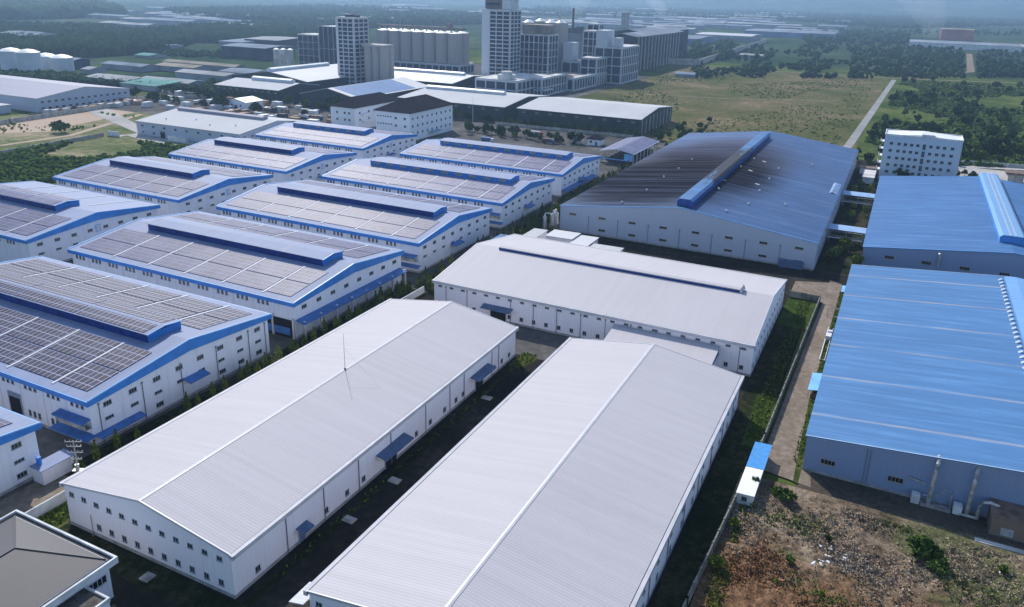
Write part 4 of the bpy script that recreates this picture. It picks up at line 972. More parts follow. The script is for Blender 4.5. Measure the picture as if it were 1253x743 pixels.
# weedy lot bottom right (bumpy terrain)
def lot():
    m,nt,b=mat('weedy_rubble'); n=N(nt); v=n.coord()
    X=n.xyz(v)
    a=n.noise(v,.10,6,.65,.6); c=n.noise(v,.9,5,.7); d=n.noise(v,.045,4,.6,.5)
    f=n.math('ADD',n.math('MULTIPLY',a,.55),n.math('MULTIPLY',c,.45))
    base=n.ramp(f,[(.28,(.022,.018,.013)),(.40,(.085,.065,.045)),(.52,(.20,.150,.105)),(.62,(.32,.255,.19)),(.74,(.46,.39,.31))])
    # rusty dry grass near the camera side, greens in patches
    rd=n.math('SUBTRACT',1.0,n.step(n.math('ADD',X[1],n.math('MULTIPLY',a,26)),46,66))
    rust=n.ramp(c,[(.3,(.055,.030,.016)),(.5,(.165,.085,.042)),(.68,(.28,.165,.09))])
    col=n.mix(n.math('MULTIPLY',rd,.85),base,rust)
    gr=n.ramp(c,[(.3,(.022,.040,.012)),(.55,(.080,.105,.034)),(.75,(.17,.165,.075))])
    col=n.mix(n.math('MULTIPLY',n.step(d,.52,.64),.75),col,gr)
    gx_,gy_=G(1042,690)[0]-0,G(1042,690)[1]-90
    dx=n.math('DIVIDE',n.math('SUBTRACT',X[0],gx_),5.2); dy=n.math('DIVIDE',n.math('SUBTRACT',X[1],gy_),3.6)
    rr=n.math('ADD',n.math('SQRT',n.math('ADD',n.math('MULTIPLY',dx,dx),n.math('MULTIPLY',dy,dy))),n.math('MULTIPLY',n.math('SUBTRACT',n.noise(v,.45,4,.7),.5),1.5))
    ash=n.ramp(c,[(.35,(.05,.05,.055)),(.6,(.15,.14,.14)),(.7,(.42,.41,.40))])
    col=n.mix(n.math('MULTIPLY',n.math('SUBTRACT',1.0,n.step(rr,.6,1.1)),.9),col,ash)
    fine=n.noise(v,2.6,4,.75); fm=n.new('ShaderNodeCombineColor'); ft=n.math('ADD',n.math('MULTIPLY',n.math('SUBTRACT',fine,.5),2.6),.92); [n.link(ft,fm.inputs[i]) for i in range(3)]
    col=n.mix(1.0,col,fm.outputs[0],'MULTIPLY')
    n.link(col,b.inputs['Base Color']); b.inputs['Roughness'].default_value=.97; b.inputs['Specular IOR Level'].default_value=.1
    n.bump(c,.9,.35,b)
    x0,x1,y0,y1,st=-19.5,75,62,156.5,.36
    nx=int((x1-x0)/st);ny=int((y1-y0)/st)
    xs=np.linspace(x0,x1,nx+1);ys=np.linspace(y0,y1,ny+1); gx,gy=np.meshgrid(xs,ys)
    z=np.zeros_like(gx)
    for k,(fr,am) in enumerate(((.09,.35),(.21,.22),(.5,.14),(1.1,.10),(2.3,.06))):
        p=RNG.random(8)*6.28
        z+=am*(np.sin(gx*fr+p[0]+1.3*np.sin(gy*fr*.8+p[1]))*np.sin(gy*fr*1.1+p[2]+1.1*np.sin(gx*fr*.9+p[3])))
    def vnoise(step,am):
        w=RNG.random((int(ny*st/step)+3,int(nx*st/step)+3)); fy=(gy-y0)/step; fx=(gx-x0)/step; iy=fy.astype(int); ix=fx.astype(int); ty=fy-iy; tx=fx-ix; ty=ty*ty*(3-2*ty); tx=tx*tx*(3-2*tx)
        return am*((w[iy,ix]*(1-tx)+w[iy,ix+1]*tx)*(1-ty)+(w[iy+1,ix]*(1-tx)+w[iy+1,ix+1]*tx)*ty-.5)
    z+=vnoise(3.1,.55)+vnoise(1.4,.6)+vnoise(.75,.45)
    z+=RNG.normal(0,.04,z.shape)
    edge=np.clip(np.minimum((gy.max()-gy)/4,(gx-gx.min())/2),0,1); z=.12+np.maximum(z+.35,-.1)*edge*.8
    V=np.stack([gx.ravel(),gy.ravel(),z.ravel()],1)
    i=np.arange((nx+1)*(ny+1)).reshape(ny+1,nx+1); F=np.stack([i[:-1,:-1].ravel(),i[:-1,1:].ravel(),i[1:,1:].ravel(),i[1:,:-1].ravel()],1)
    o=obj('weedy_lot_ground',npmesh('weedy_lot_ground',V-np.array([0,90,0]),F,m),None,(0,90,0)); o['kind']='structure'
    me=o.data; me.polygons.foreach_set('use_smooth',[True]*len(me.polygons))
    def hz(x,y):
        ii=int(round((y-y0)/st)); jj=int(round((x-x0)/st)); ii=min(max(ii,0),ny); jj=min(max(jj,0),nx); return z[ii,jj]
    return hz
HZ=lot()

# ================================================================== VEGETATION
ICO_V=[];ICO_F=[]
def ico():
    t=(1+5**.5)/2; v=[(-1,t,0),(1,t,0),(-1,-t,0),(1,-t,0),(0,-1,t),(0,1,t),(0,-1,-t),(0,1,-t),(t,0,-1),(t,0,1),(-t,0,-1),(-t,0,1)]
    f=[(0,11,5),(0,5,1),(0,1,7),(0,7,10),(0,10,11),(1,5,9),(5,11,4),(11,10,2),(10,7,6),(7,1,8),(3,9,4),(3,4,2),(3,2,6),(3,6,8),(3,8,9),(4,9,5),(2,4,11),(6,2,10),(8,6,7),(9,8,1)]
    v=np.array(v,float); v/=np.linalg.norm(v[0]); return v,np.array(f)
IV,IF=ico()
def rot_rand(n):
    q=RNG.normal(size=(n,4)); q/=np.linalg.norm(q,axis=1)[:,None]; w,x,y,z=q.T
    return np.stack([np.stack([1-2*(y*y+z*z),2*(x*y-z*w),2*(x*z+y*w)],1),np.stack([2*(x*y+z*w),1-2*(x*x+z*z),2*(y*z-x*w)],1),np.stack([2*(x*z-y*w),2*(y*z+x*w),1-2*(x*x+y*y)],1)],1)
def leaves(centres,size,norm_out=None,n_per=1):
    "small triangular-pair leaf sprays at centres"
    n=len(centres); R=rot_rand(n)
    q=np.array([(-.5,-.3,0),(.5,-.35,.1),(.6,.35,-.05),(-.35,.5,.12)])
    s=size*(.6+.8*RNG.random(n))
    V=np.einsum('nij,kj->nki',R,q)*s[:,None,None]+centres[:,None,:]
    F=np.arange(n*4).reshape(n,4); return V.reshape(-1,3),F
def crown_pts(lobes,n):
    L=np.array(lobes); w=L[:,3]**2; w/=w.sum(); k=RNG.choice(len(L),n,p=w)
    d=RNG.normal(size=(n,3)); d/=np.linalg.norm(d,axis=1)[:,None]; r=RNG.random(n)**.35
    return L[k,:3]+d*(r*L[k,3])[:,None]*np.array([1,1,.85])
def trunk_mesh(h,r,limbs,m=BARK):
    b=MB(); b.tube([(0,0,-.3),(.05*h*.1,0,h*.5),(0,.05,h)],r,6,0,r*.55)
    for l in limbs: b.tube([(0,0,h*.6),(l[0]*.5,l[1]*.5,(h*.6+l[2])*.5+.1*h),(l[0],l[1],l[2])],r*.45,5,0,r*.15)
    return b.mesh('trunk',m)
def make_tree(h,w,nl,leafm,leaf=.5,ncl=420,trunkh=.3):
    lobes=[(0,0,h*.62,w*.30)]
    for i in range(nl):
        a=2*PI*i/nl+random.uniform(-.4,.4); rr=w*random.uniform(.16,.34); z=h*random.uniform(.42,.80); lobes.append((math.cos(a)*rr,math.sin(a)*rr,z,w*random.uniform(.14,.25)))
    lobes.append((random.uniform(-.08,.08)*w,random.uniform(-.08,.08)*w,h*.84,w*.17))
    V,F=leaves(crown_pts(lobes,ncl),leaf*w*.20+.12)
    return npmesh('crown',V,F,leafm),trunk_mesh(h*trunkh+h*.25,max(.09,h*.022),[l[:3] for l in lobes[1:5]])
def make_column(h,w,leafm,ncl=260):
    n=ncl; t=RNG.random(n)**.8; a=RNG.random(n)*6.283; prof=np.sin(np.clip(t*1.05+.12,0,1)*PI)**.6*(1-.45*t)
    r=w/2*prof*(.45+.6*RNG.random(n)**.5); c=np.stack([r*np.cos(a),r*np.sin(a),.35+t*(h-.4)],1)
    V,F=leaves(c,.38); return npmesh('crown',V,F,leafm),trunk_mesh(h*.6,.09,[])
TV=[make_tree(*a) for a in ((7,6,6,LEAF),(8,7,7,LEAFD),(6,6.5,6,LEAF),(9,7,7,LEAF),(5,5.5,5,LEAFD),(7,8,8,LEAFD))]
TF=[make_tree(7,6,7,LEAF2,.5,520),make_tree(6,5,6,LEAF2,.5,460)]
BV=[make_tree(2.6,3.6,8,LEAF,.36,900,.1),make_tree(1.7,2.0,5,LEAF2,.4,260,.1),make_tree(2.0,2.4,5,LEAF,.4,300,.1)]
CV=[make_column(*a) for a in ((5.0,2.0,LEAF2),(6.0,2.3,LEAF2),(4.2,1.9,LEAF2),(5.4,2.2,LEAF),(6.4,2.6,LEAF))]
def plant(name,label,cat,var,x,y,s=1.0,sz=None,group=None,z=0):
    t=thing(name,label,cat,(x,y,z),random.random()*6.28,group); t.scale=(s,s,(sz or s))
    obj('crown',var[0],t); obj('trunk',var[1],t); return t
# clipped columnar trees along the white wall
v=89.0; k=0
while v<178:
    if random.random()<.80:
        for dx in ((0,) if random.random()<.55 else (0,1.7)):
            plant('columnar_tree','slim yellow green columnar tree between the solar factories and the left white warehouse','tree',random.choice(CV[:3]),-146.3+dx*.9+random.uniform(-.5,.5),v+random.uniform(-.7,.7),random.uniform(.78,1.12),random.uniform(.75,1.12),'columnar trees beside the left white warehouse')
    v+=random.choice((2.6,3.2,4.2,5.0))
v=180.0
while v<445:
    for r in range(2):
        if random.random()<.88:
            plant('hedge_tree','dark green young tree in the dense double row beside the rear solar factories','tree',random.choice(CV[3:]+CV[1:2]),(-144.5 if v<215 else -143.6+r*4.4)+random.uniform(-.7,.7),v+random.uniform(-.8,.8),random.uniform(.9,1.3),random.uniform(.75,1.15),'young trees in the double row beside the rear solar factories')
    v+=3.5+random.random()*1.2
# trees between the two blue roofed factories
for i in range(26):
    u,v=random.uniform(-18.5,-6.5),random.choice((random.uniform(318,347),random.uniform(362,417),random.uniform(433,470)))
    plant('courtyard_tree','leafy green tree in the narrow yard between the two blue roofed factories','tree',random.choice(TF if random.random()<.65 else TV),u,v,random.uniform(.55,.9),None,'trees between the blue roofed factories')
# bushes of the lot
for lb,k,u,v,s in (('broad dark bush at the upper corner of the weedy lot, near the guard hut',0,-9.2,150.6,1.15),('large dark bush in the middle of the weedy lot',0,16.9,144.2,1.75),('small dark bush left of centre in the weedy lot',2,-5.6,130.8,.85),
    ('spiky light green bush against the foot of the fence wall, nearest the bottom edge',1,-17.6,123.4,1.6),('low green bush beside the fence wall below the guard hut',1,-17.2,136.6,1.3),('bright green tuft just below the guard hut',1,-15.3,145.2,.8),('tiny green sapling in the rusty grass near the bottom edge',1,-7.0,124.5,.6),
    ('small green sapling in the rusty grass, right of the tiny one',1,.6,124.9,.7),('dark low shrub above the ash patch in the weedy lot',2,.2,141.0,.7),('scrubby green bush at the right edge of the lot',2,30.0,146.5,.9)):
    if k==0:
        t=plant('bush',lb,'bush',BV[0],u,v,s,s*.9)
        obj('crown',BV[0][0],t,(1.9,.6,-.35),1.9).scale=(.72,.72,.8)
    else: plant('bush',lb,'bush',BV[k],u,v,s)
plant('potted_sapling','leafless looking sapling leaning over the white roof of the guard hut','sapling',BV[2],-15.6,150.5,.75,1.9)
# dry tufts of the lot: nobody could count them
def tufts():
    n=110000; x=RNG.uniform(-18,62,n); y=RNG.uniform(88,153,n)
    k=(np.sin(x*.31+1.7*np.sin(y*.23))+np.sin(y*.37+1.3*np.sin(x*.19))+RNG.normal(0,.9,n)+1.1*np.sin(x*1.7+2*np.sin(y*1.1))*np.sin(y*1.9))>.1; x=x[k];y=y[k]; n=len(x)
    z=np.array([HZ(a,b) for a,b in zip(x,y)])+.0+.22*RNG.random(n)
    V,F=leaves(np.stack([x,y,z],1),.30)
    gz=(np.sin(x*.23+y*.11)+np.sin(y*.31-x*.13)+RNG.normal(0,.5,n))>1.0; mi=np.where((y+6*np.sin(x*.2)+RNG.normal(0,2.5,n)<130),np.where(gz,2,1),np.where(gz,2,0))
    ms=[simple('dry_straw',(.33,.26,.19),.9,0,.4,.6,spec=0),simple('rusty_grass',(.235,.125,.062),.9,0,.45,.6,spec=0),simple('weed_green',(.095,.125,.036),.9,0,.45,.6,spec=0)]
    o=obj('dry_weeds',npmesh('dry_weeds',V,F,ms,mi)); tag(o,'dry straw coloured and rusty weeds covering the lot','weeds',None,'stuff')
tufts()
# low verge weeds along the fence inside and the yard edges
def scatter_leaves(name,label,polys,leafm,size,zr,cat='weeds'):
    C=[]
    for (u0,u1,v0,v1,n) in polys:
        C.append(np.stack([RNG.uniform(u0,u1,n),RNG.uniform(v0,v1,n),RNG.uniform(.05,zr,n)],1))
    V,F=leaves(np.concatenate(C),size); o=obj(name,npmesh(name,V,F,leafm)); tag(o,label,cat,None,'stuff')
scatter_leaves('verge_weeds','green weeds along the foot of the fence wall and the left white warehouse',[(-17.2,-14.6,112,146,900),(-22,-18.2,172,272,1500),(-139,-134,72,84,500),(-87.8,-86.2,80,180,90),(-10,-8,165,290,700),(-88.3,-84,178,188,200)],LEAF2,.4,.45)
# debris in the lot
dm=[]
for k in range(4):
    v_=IV*(.5+.5*RNG.random((12,1)))*np.array([1,.7,.35]); dm.append(npmesh('chunk',v_,IF,[CONCW,TANKW,simple('pink_plastic',(.55,.22,.20),.6,0,.1,1),CONCL][k]))
for i in range(26):
    if 13<i<20: continue
    if i<12: g=G(1014+random.gauss(4,12),672+random.gauss(8,10))
    else: g=G(random.uniform(900,1240),random.uniform(620,735))
    k=random.choice((0,1,3)) if i not in(20,21) else 2
    if not -17<g[0]<60 or g[1]>152: continue
    o=obj('rubble_chunk',dm[k],None,(g[0],g[1],HZ(g[0],g[1])+.08),random.random()*6.28); s=random.uniform(.25,.75); o.scale=(s*1.4,s,s*.7)
    tag(o,'pale chunk of rubble lying in the weedy lot','rubble','rubble chunks in the weedy lot')

# right hand scrubland: 280 individual trees, the rest one mass
cells=[]; random.seed(21)
def dens(u,v):
    return math.sin(u*.035+1.3*math.sin(v*.021))+math.sin(v*.028+1.1*math.sin(u*.024)+.8)
n=0
def roadu(v): return -33+(v-560)*.0262
tries=0
while n<235 and tries<6000:
    tries+=1
    px=random.uniform(860,1253); py=random.uniform(100,205) ; g=G(px,py)
    u,v=g[0],g[1]
    if v<545 or v>1190: continue
    if u<roadu(v)+9: continue
    if abs(v-(545+u*.45))<11: continue
    if -10<u<36 and 495<v<530: continue
    if dens(u,v)<-.35 and random.random()<.8: continue
    plant('scrub_tree','dark rounded tree of the dense scrub right of the straight road','tree',random.choice(TV),u,v,random.uniform(.55,1.35),None,'trees in the scrub right of the straight road'); n+=1
def mass(name,label,pts,hr,m,jit=.4,kz=.9):
    P=np.array(pts,float); n=len(P); R=rot_rand(n); s=RNG.uniform(hr[0],hr[1],n)
    # each crown: two jittered clumps plus leaf sprays so the outline stays uneven
    J=IV[None]*(1+jit*(RNG.random((n,12,1))-.5)*2)
    V=np.einsum('nij,nkj->nki',R,J)*(s*.55)[:,None,None]*np.array([1,1,kz])+P[:,None,:]+np.stack([0*s,0*s,s*.55],1)[:,None,:]
    F=(IF[None]+(np.arange(n)*12)[:,None,None]).reshape(-1,3)
    o=obj(name,npmesh(name,V.reshape(-1,3),F,m)); return tag(o,label,'woodland',None,'stuff')
def scatter(n,fn,box):
    out=[]; t=0
    while len(out)<n and t<n*30:
        t+=1; px=random.uniform(box[0],box[2]); py=random.uniform(box[1],box[3]); g=G(px,py)
        if fn(px,py,g): out.append((g[0],g[1],-.5))
    return out
pts=scatter(9500,lambda px,py,g: g[0]>roadu(g[1])+9 and dens(g[0],g[1])>-.5 and 560<g[1]<1195 and abs(g[1]-(545+g[0]*.45))>12 and not(-12<g[0]<38 and 490<g[1]<530),(1000,98,1300,205))
mass('scrub_thicket','low dark green thicket filling the ground among the trees right of the road',pts,(.8,3.0),LEAF,.75)
pts=[]
for i in range(2600):
    px=random.gauss(random.choice((900,1000,1090,1160,1230)),48); py=random.uniform(56,96); g=G(px,py)
    if px<845 or abs(g[1]-1212-(g[0]*.3 if g[0]>0 else 0))<14: continue
    if 1178<px<1196: continue
    if math.sin(px*.09)+math.sin(py*.35+px*.03)<-.2 and px<1040: continue
    pts.append((g[0],g[1],-.5))
mass('tree_belt','belts of dark trees beyond the far track on the right',pts,(3,8),WOODL,.65)
pts=scatter(260,lambda px,py,g: True,(985,40,1115,56))+scatter(170,lambda px,py,g: abs(py-41)<3,(985,38,1253,44))+scatter(260,lambda px,py,g: math.sin(px*.2)>-.3 ,(740,50,900,73))
mass('tree_belt','scattered dark trees around the far fields',pts,(6,14),WOODL,.5)
# trees in the field edges near (individual)
for i in range(22):
    px=random.uniform(640,880); py=random.uniform(150,166) ; g=G(px,py)
    if g[0]>-134 or g[0]<-172: continue
    plant('field_edge_tree','green tree in the clump between the plain white roofed shed and the sooty roof','tree',random.choice(TV),g[0]-2,g[1],random.uniform(.6,1.0),None,'trees between the dark shed and the sooty roof')
for i in range(26):
    u=random.uniform(-172,-128); v=random.uniform(520,600)
    plant('field_edge_tree','green tree in the clump between the plain white roofed shed and the sooty roof','tree',random.choice(TV),u,v,random.uniform(.55,.95),None,'trees between the dark shed and the sooty roof')
for i in range(34):
    u=-386+i*6.4; 
    if random.random()<.15: continue
    plant('avenue_tree','round topped tree in the row in front of the dark sheds','tree',random.choice(TV),u,553+random.uniform(-1.5,1.5)+(0 if u>-290 else 0),random.uniform(.75,1.05),None,'row of trees in front of the dark sheds')
for i in range(58):
    u=random.uniform(-645,-392); plant('yard_tree','dark tree standing in the truck yard before the dark sheds','tree',random.choice(TV[1:]),u,532+random.uniform(-7,8) if i<40 else 487+random.uniform(-4,4),random.uniform(.9,1.5),None,'trees in the truck yard left of the offices')
for i in range(30):
    plant('yard_tree','small tree on the planted strip in the truck yard, right of the offices','tree',random.choice(TV),-292+i*3.2,507+random.uniform(-7,7),random.uniform(.6,1.1),None,'trees on the planted strip right of the offices')
for px,py,s in ((1105,222,1.2),(1098,228,1.0),(1165,222,1.0),(1210,195,1.6),(1244,196,1.3),(1180,215,.8),(1188,224,1.1),(1050,190,.8),(1045,198,.7),(1063,205,.7)):
    g=G(px,py); plant('roadside_tree','dark bushy tree beside the six storey block and the concrete road','tree',random.choice(TV),g[0],g[1],s,None,'trees beside the six storey block')
# scrub left
g=(-522,346); plant('lone_bush','large dark round bush standing alone on the grassy waste ground','bush',BV[0],g[0],g[1],3.3,3.0)
pts=[]
for i in range(7500):
    u=random.uniform(-486,-356); v=random.uniform(130,352)
    if dens(u*1.7+40,v*1.7)>-1.0+ max(0,(v-250))*.004: pts.append((u,v,-.55))
mass('green_scrub','dense low green scrub beyond the left-hand solar factories',pts,(.9,2.9),LEAF,.7)
pts=[]
for i in range(800):
    u=random.uniform(-620,-485); v=random.uniform(230,420)
    if dens(u*1.2,v*1.9+70)>.7: pts.append((u,v,-.5))
mass('green_scrub','low shrubs on the grassy waste ground by the lone bush',pts,(.8,2.2),LEAF2,.6)
# weeds in the big field
pts=[]
for i in range(5200):
    u=random.uniform(-290,-38); v=random.uniform(600,1195)
    if dens(u*1.3+10,v*.7)>.1 or (u>-62 and random.random()<.5): pts.append((u,v,-.5))
mass('field_weeds','low weeds dotted over the rough green field',pts,(.5,1.9),LEAF,.7,.5)
# far woods, left background
random.seed(5)
pts=[]
def polyin(px,py,poly):
    r=False; j=len(poly)-1
    for i in range(len(poly)):
        xi,yi=poly[i];xj,yj=poly[j]
        if (yi>py)!=(yj>py) and px<(xj-xi)*(py-yi)/(yj-yi)+xi: r=not r
        j=i
    return r
wood1=[(-60,33),(130,36),(170,42),(230,36),(330,30),(395,34),(395,50),(330,56),(240,52),(200,64),(120,70),(0,74),(-60,76)]
wood2=[(-60,0),(120,4),(150,20),(60,24),(-60,26)]
wood3=[(200,14),(420,8),(590,20),(590,30),(420,36),(330,26),(220,24)]
def inpoly(n,poly):
    xs=[p[0] for p in poly];ys=[p[1] for p in poly]; out=[]
    while len(out)<n:
        px=random.uniform(min(xs),max(xs));py=random.uniform(min(ys),max(ys))
        if polyin(px,py,poly): g=G(px,py); out.append((g[0],g[1],-1.))
    return out
mass('far_wood','dark green wood stretching across the left background',inpoly(26000,wood1),(6,12),WOODL,.6,1.35)
mass('far_wood','hazy wood on the far left horizon',inpoly(5500,wood2),(22,34),WOODL,.5,.7)
mass('far_wood','hazy tree covered land behind the mill towers',inpoly(6500,wood3),(10,20),WOODL,.5,.8)
mass('far_wood','faint blue woods along the horizon on the right',inpoly(8500,[(640,9),(1253,12),(1320,30),(1100,36),(960,26),(800,22),(640,20)]),(10,20),WOODL,.5,.7)
mass('tree_belt','hedges between the storage tanks and the far grey roofs',inpoly(1100,[(0,88),(60,92),(150,100),(210,108),(260,112),(262,118),(150,106),(40,98),(0,94)])+inpoly(260,[(160,60),(300,66),(330,60),(300,72),(170,68)])+inpoly(200,[(225,104),(262,100),(320,118),(318,124),(240,120)]),(3.5,7),WOODL,.6)

# ================================================================== WALLS AND FENCES
def wall(name,label,pts,h,w,m,cat='wall',post=0,cop=None):
    t=thing(name,label,cat,(pts[0][0],pts[0][1],0)); x0,y0=pts[0]
    b=MB(); c=MB()
    for (xa,ya),(xb,yb) in zip(pts[:-1],pts[1:]):
        d=Vector((xb-xa,yb-ya)); L=d.length; d/=L; nx,ny=-d.y*w/2,d.x*w/2
        q=lambda x,y,z:(x-x0,y-y0,z)
        A=[q(xa+nx,ya+ny,0),q(xb+nx,yb+ny,0),q(xb-nx,yb-ny,0),q(xa-nx,ya-ny,0)]; B=[(p[0],p[1],h) for p in A]
        b.face(B[::-1]); [b.face([A[i],A[(i+1)%4],B[(i+1)%4],B[i]]) for i in range(4)]
        if post:
            k=max(1,int(L/post))
            for i in range(k+1):
                s=L*i/k; px_,py_=xa+d.x*s-x0,ya+d.y*s-y0; c.box(px_-w*.8,py_-w*.8,0,px_+w*.8,py_+w*.8,h+.15)
    b.build('panel',m,t)
    if post: c.build('posts',m,t)
    return t
wall('fence_wall','grey weathered boundary wall between the right white warehouse and the weedy lot',[(-21.6,60),(-20,111),(-17.2,172),(-15.6,274),(-26,274.3)],2.3,.28,CONCF,post=4)
wall('compound_wall','white painted compound wall beside the left white warehouse',[(-139.7,30),(-139.7,214)],2.4,.25,CONCW,post=0)
wall('fence_wall','low grey wall with buttresses crossing the scrub at left',[(-486,180),(-482,279),(-487,352)],2.2,.5,CONC,post=5)
b=wall('fence_wall','short white wall end beside the white depot',[(-486,355),(-476,356)],3.4,.5,CONCW)
wall('fence_wall','long grey wall with pale top passing the long hall at far left',[(-560,250),(-585,350),(-604,505),(-560,560)],3.2,.5,CONC,post=9)
wall('fence_wall','pale wall along the concrete road behind the six storey block',[(28,560),(42,583),(140,600),(260,640)],2.4,.4,CONCL,post=8)
wall('fence_wall','grey wall along the far side of the truck yard',[(-288,548),(-176,552)],2.2,.4,CONC,post=6)
wall('fence_wall','white wall on the right side of the yard behind the far solar factory',[(-300,437),(-172,441)],1.6,.4,CONCW,post=0)
wall('fence_wall','long pale boundary wall crossing the far fields from the mill',[(-470,1180),(-399,1190),(-294,1228),(-321,2000)],9,1.2,CONC,cat='wall')
# guard hut
t=thing('guard_hut','small hut with half blue half white roof straddling the fence wall at the weedy lot','hut',(-18.4,144.6,0))
b=MB(); b.box(.15,.15,0,3.3,21,2.75); b.build('wall',CONCW,t)
b=MB(); b.prism([(-.1,2.8),(3.6,2.95),(3.6,3.07),(-.1,2.92)],-.3,10.3,lambda a,t_,z:(a,t_,z)); b.build('white_roof',TANKW,t)
b=MB(); b.prism([(-.1,2.88),(3.7,3.03),(3.7,3.15),(-.1,3.0)],10.35,21.4,lambda a,t_,z:(a,t_,z)); b.build('blue_roof',simple('bright_blue_sheet',(.06,.27,.62),.4,0,.1,.8),t)
put(t,'window',win_mesh(1.1,1.1,2,1),'f',3.3,21,1.6,1.6,-.15)
# bits by the right factory
t=thing('blue_awning_shed','small blue roofed lean-to shed half way along the earth path','shed',(-10.9,199,0))
b=MB(); b.prism([(0,2.6),(3.1,3.1),(3.1,3.2),(0,2.7)],0,11,lambda a,t_,z:(a,t_,z)); b.build('roof',FASCL,t); b=MB(); [b.box(x,y,0,x+.12,y+.12,2.65) for x in(.2,2.8) for y in(.3,5,10.5)]; b.build('post',STEELR,t); b=MB(); b.box(.8,1,0,2.9,9.5,1.3); b.build('stored_box',RUST,t)
t=thing('blue_awning_shed','small pale blue roofed lean-to at the far end of the earth path','shed',(-9.6,281,0))
b=MB(); b.prism([(0,2.6),(2.6,3.0),(2.6,3.1),(0,2.7)],0,7,lambda a,t_,z:(a,t_,z)); b.build('roof',FASCL,t); b=MB(); [b.box(x,y,0,x+.12,y+.12,2.65) for x in(.2,2.3) for y in(.3,6.5)]; b.build('post',STEELR,t)
t=thing('white_pipe_rack','white pipe frame lying beside the earth path along the blue factory','pipe rack',(-10.4,225,0))
b=MB(); b.tube([(0,0,.4),(0,26,.4)],.16,8); b.tube([(1.4,0,.4),(1.4,26,.4)],.10,8); b.tube([(0,0,.4),(1.6,0,.4)],.14,8); b.build('pipe',FRAMEW,t)
b=MB(); b.box(-.1,16,0,1.5,19,1.5); b.box(.1,21,0,1.4,22.4,1.2); b.build('tank_box',FRAMEW,t)
t=thing('pipe_bridge','dark pipe arm crossing from the path into the blue factory','pipe',(-11,261,0)); b=MB(); b.tube([(-.8,0,.2),(-.8,0,3.4),(3,0,3.6)],.14,6); b.tube([(-.6,-6,2.9),(3.2,-6,2.9)],.12,6); b.build('pipe',STEELR,t)
# small roofs behind wide white warehouse
for k,(u0,u1,v0,v1,z,m,lb) in enumerate(((-141.5,-136,254,275,5,BLUE5,'narrow blue lean-to roof at the left end of the wide white warehouse'),(-133.5,-127,277,291,4.6,WHITEB,'small pale grey roof at the rear left corner of the wide white warehouse'),(-124.5,-112.5,282,292,5.2,WHITEBY,'square pale canopy roof behind the wide white warehouse'),
    (-112.3,-104.2,263.5,291.5,4.8,WHITEBY,'narrow pale roof linking back from the wide white warehouse'),(-104,-91,263.6,284.5,4.4,WHITEB,'white flat roofed annex behind the wide white warehouse'))):
    t=thing('small_outbuilding',lb,'outbuilding',(u0,v0,0)); W,D=u1-u0,v1-v0
    b=MB(); b.box(.4,.4,0,W-.4,D-.4,z-.35); b.build('wall',WALLW if k else NAVY,t)
    b=MB(); b.prism([(0,z-.3),(W,z-.15),(W,z),(0,z-.15)],0,D,lambda a,t_,zz:(a,t_,zz)); b.build('roof',m,t)
# power pole
t=thing('power_pole','concrete power pole with several crossarms beside the corner of the left white warehouse','pole',(-142.2,86.2,0),.5)
b=MB(); b.tube([(0,0,0),(0,0,10.5)],.2,8,0,.13); b.build('pole',CONCL,t)
for z,w in((10.1,1.7),(9.0,1.5),(7.6,1.6),(6.0,1.2)):
    b=MB(); b.box(-w,-.06,z,w,.06,z+.14); [b.cyl(x,0,z+.145,z+.5,.09,6) for x in(-w+.1,-w*.4,w*.4,w-.1)]; b.build('crossarm',CONCL,t)
b=MB(); b.box(-1.0,-.5,3.4,1.0,.5,3.55); b.cyl(0,-.1,3.56,4.9,.42,10); b.build('transformer',STEEL,t)
# tiled house bottom-left
t=thing('tiled_house','grey tiled hip roofed house at the lower left corner with a flat dark wing','house',(-134,24,0)); W,D=27.0,45
b=MB(); b.box(1.2,1.2,0,W-1.2,D-1.2,7.7); b.build('wall',WALLP,t)
b=MB(); z=7.72; b.box(0,D-.5,z-.9,W,D-.12,z+.32); b.box(W-.38,0,z-.9,W,D-.503,z+.32); b.box(0,0,z-.9,.38,D-.503,z+.32)
b.box(.383,.4,z-.5,W-.383,D-.503,z-.1,1); b.build('parapet_gutter',[CONCW,GUTD],t)
hip(t,W-2.6,D-2.6,z+.05,2.9,TILE,0,k=7.2,name='tile_roof').location=(1.3,1.3,0)
for c in [c for c in t.children if c.name.startswith('wall')]: pass
b=MB(); b.box(W-1.2,12,0,W+4.8,D-5.8,5.6); w_=b.build('wing_wall',WALLP,t)
b=MB(); b.box(W-1.0,12.2,5.603,W+4.6,D-6.0,5.72,1)
for a in ((W-.1,D-6.05,W+5.0,D-5.7),(W+4.65,12,W+5.0,D-6.053),(W-.1,11.9,W+4.64,12.2)): b.box(a[0],a[1],5.3,a[2],a[3],6.1)
b.build('wing_parapet',[CONCW,simple('stained_flat_roof',(.075,.068,.06),.9,0,.5,.5)],w_)
put(t,'window',win_mesh(3.4,1.5,4,1,FRAMEW),'r',W,D,D-3.6,4.6,-1.2)
put(t,'window',win_mesh(1.2,1.1,2,1,FRAMEW),'r',W,D,D-8.8,3.4,4.8)
t=thing('manhole_slab','small square concrete manhole slab on the dark yard below the left warehouse gable','slab',(-107,73.6,0)); b=MB(); b.box(-1,-1,0,1,1,.25); b.box(-.6,-.6,.25,.6,.6,.4); b.build('slab',CONC,t)
for k,(u,v) in enumerate(((-85.6,103),(-85.2,118),(-85,159))):
    t=thing('drain_slab',('nearest','middle','farthest')[k]+' of three pale drain slabs in the dark alley between the long warehouses','slab',(u,v,0)); b=MB(); b.box(-1.3,-.9,0,1.3,.9,.18); b.box(-.8,-.5,.18,.2,.4,.3); b.build('slab',CONC,t)

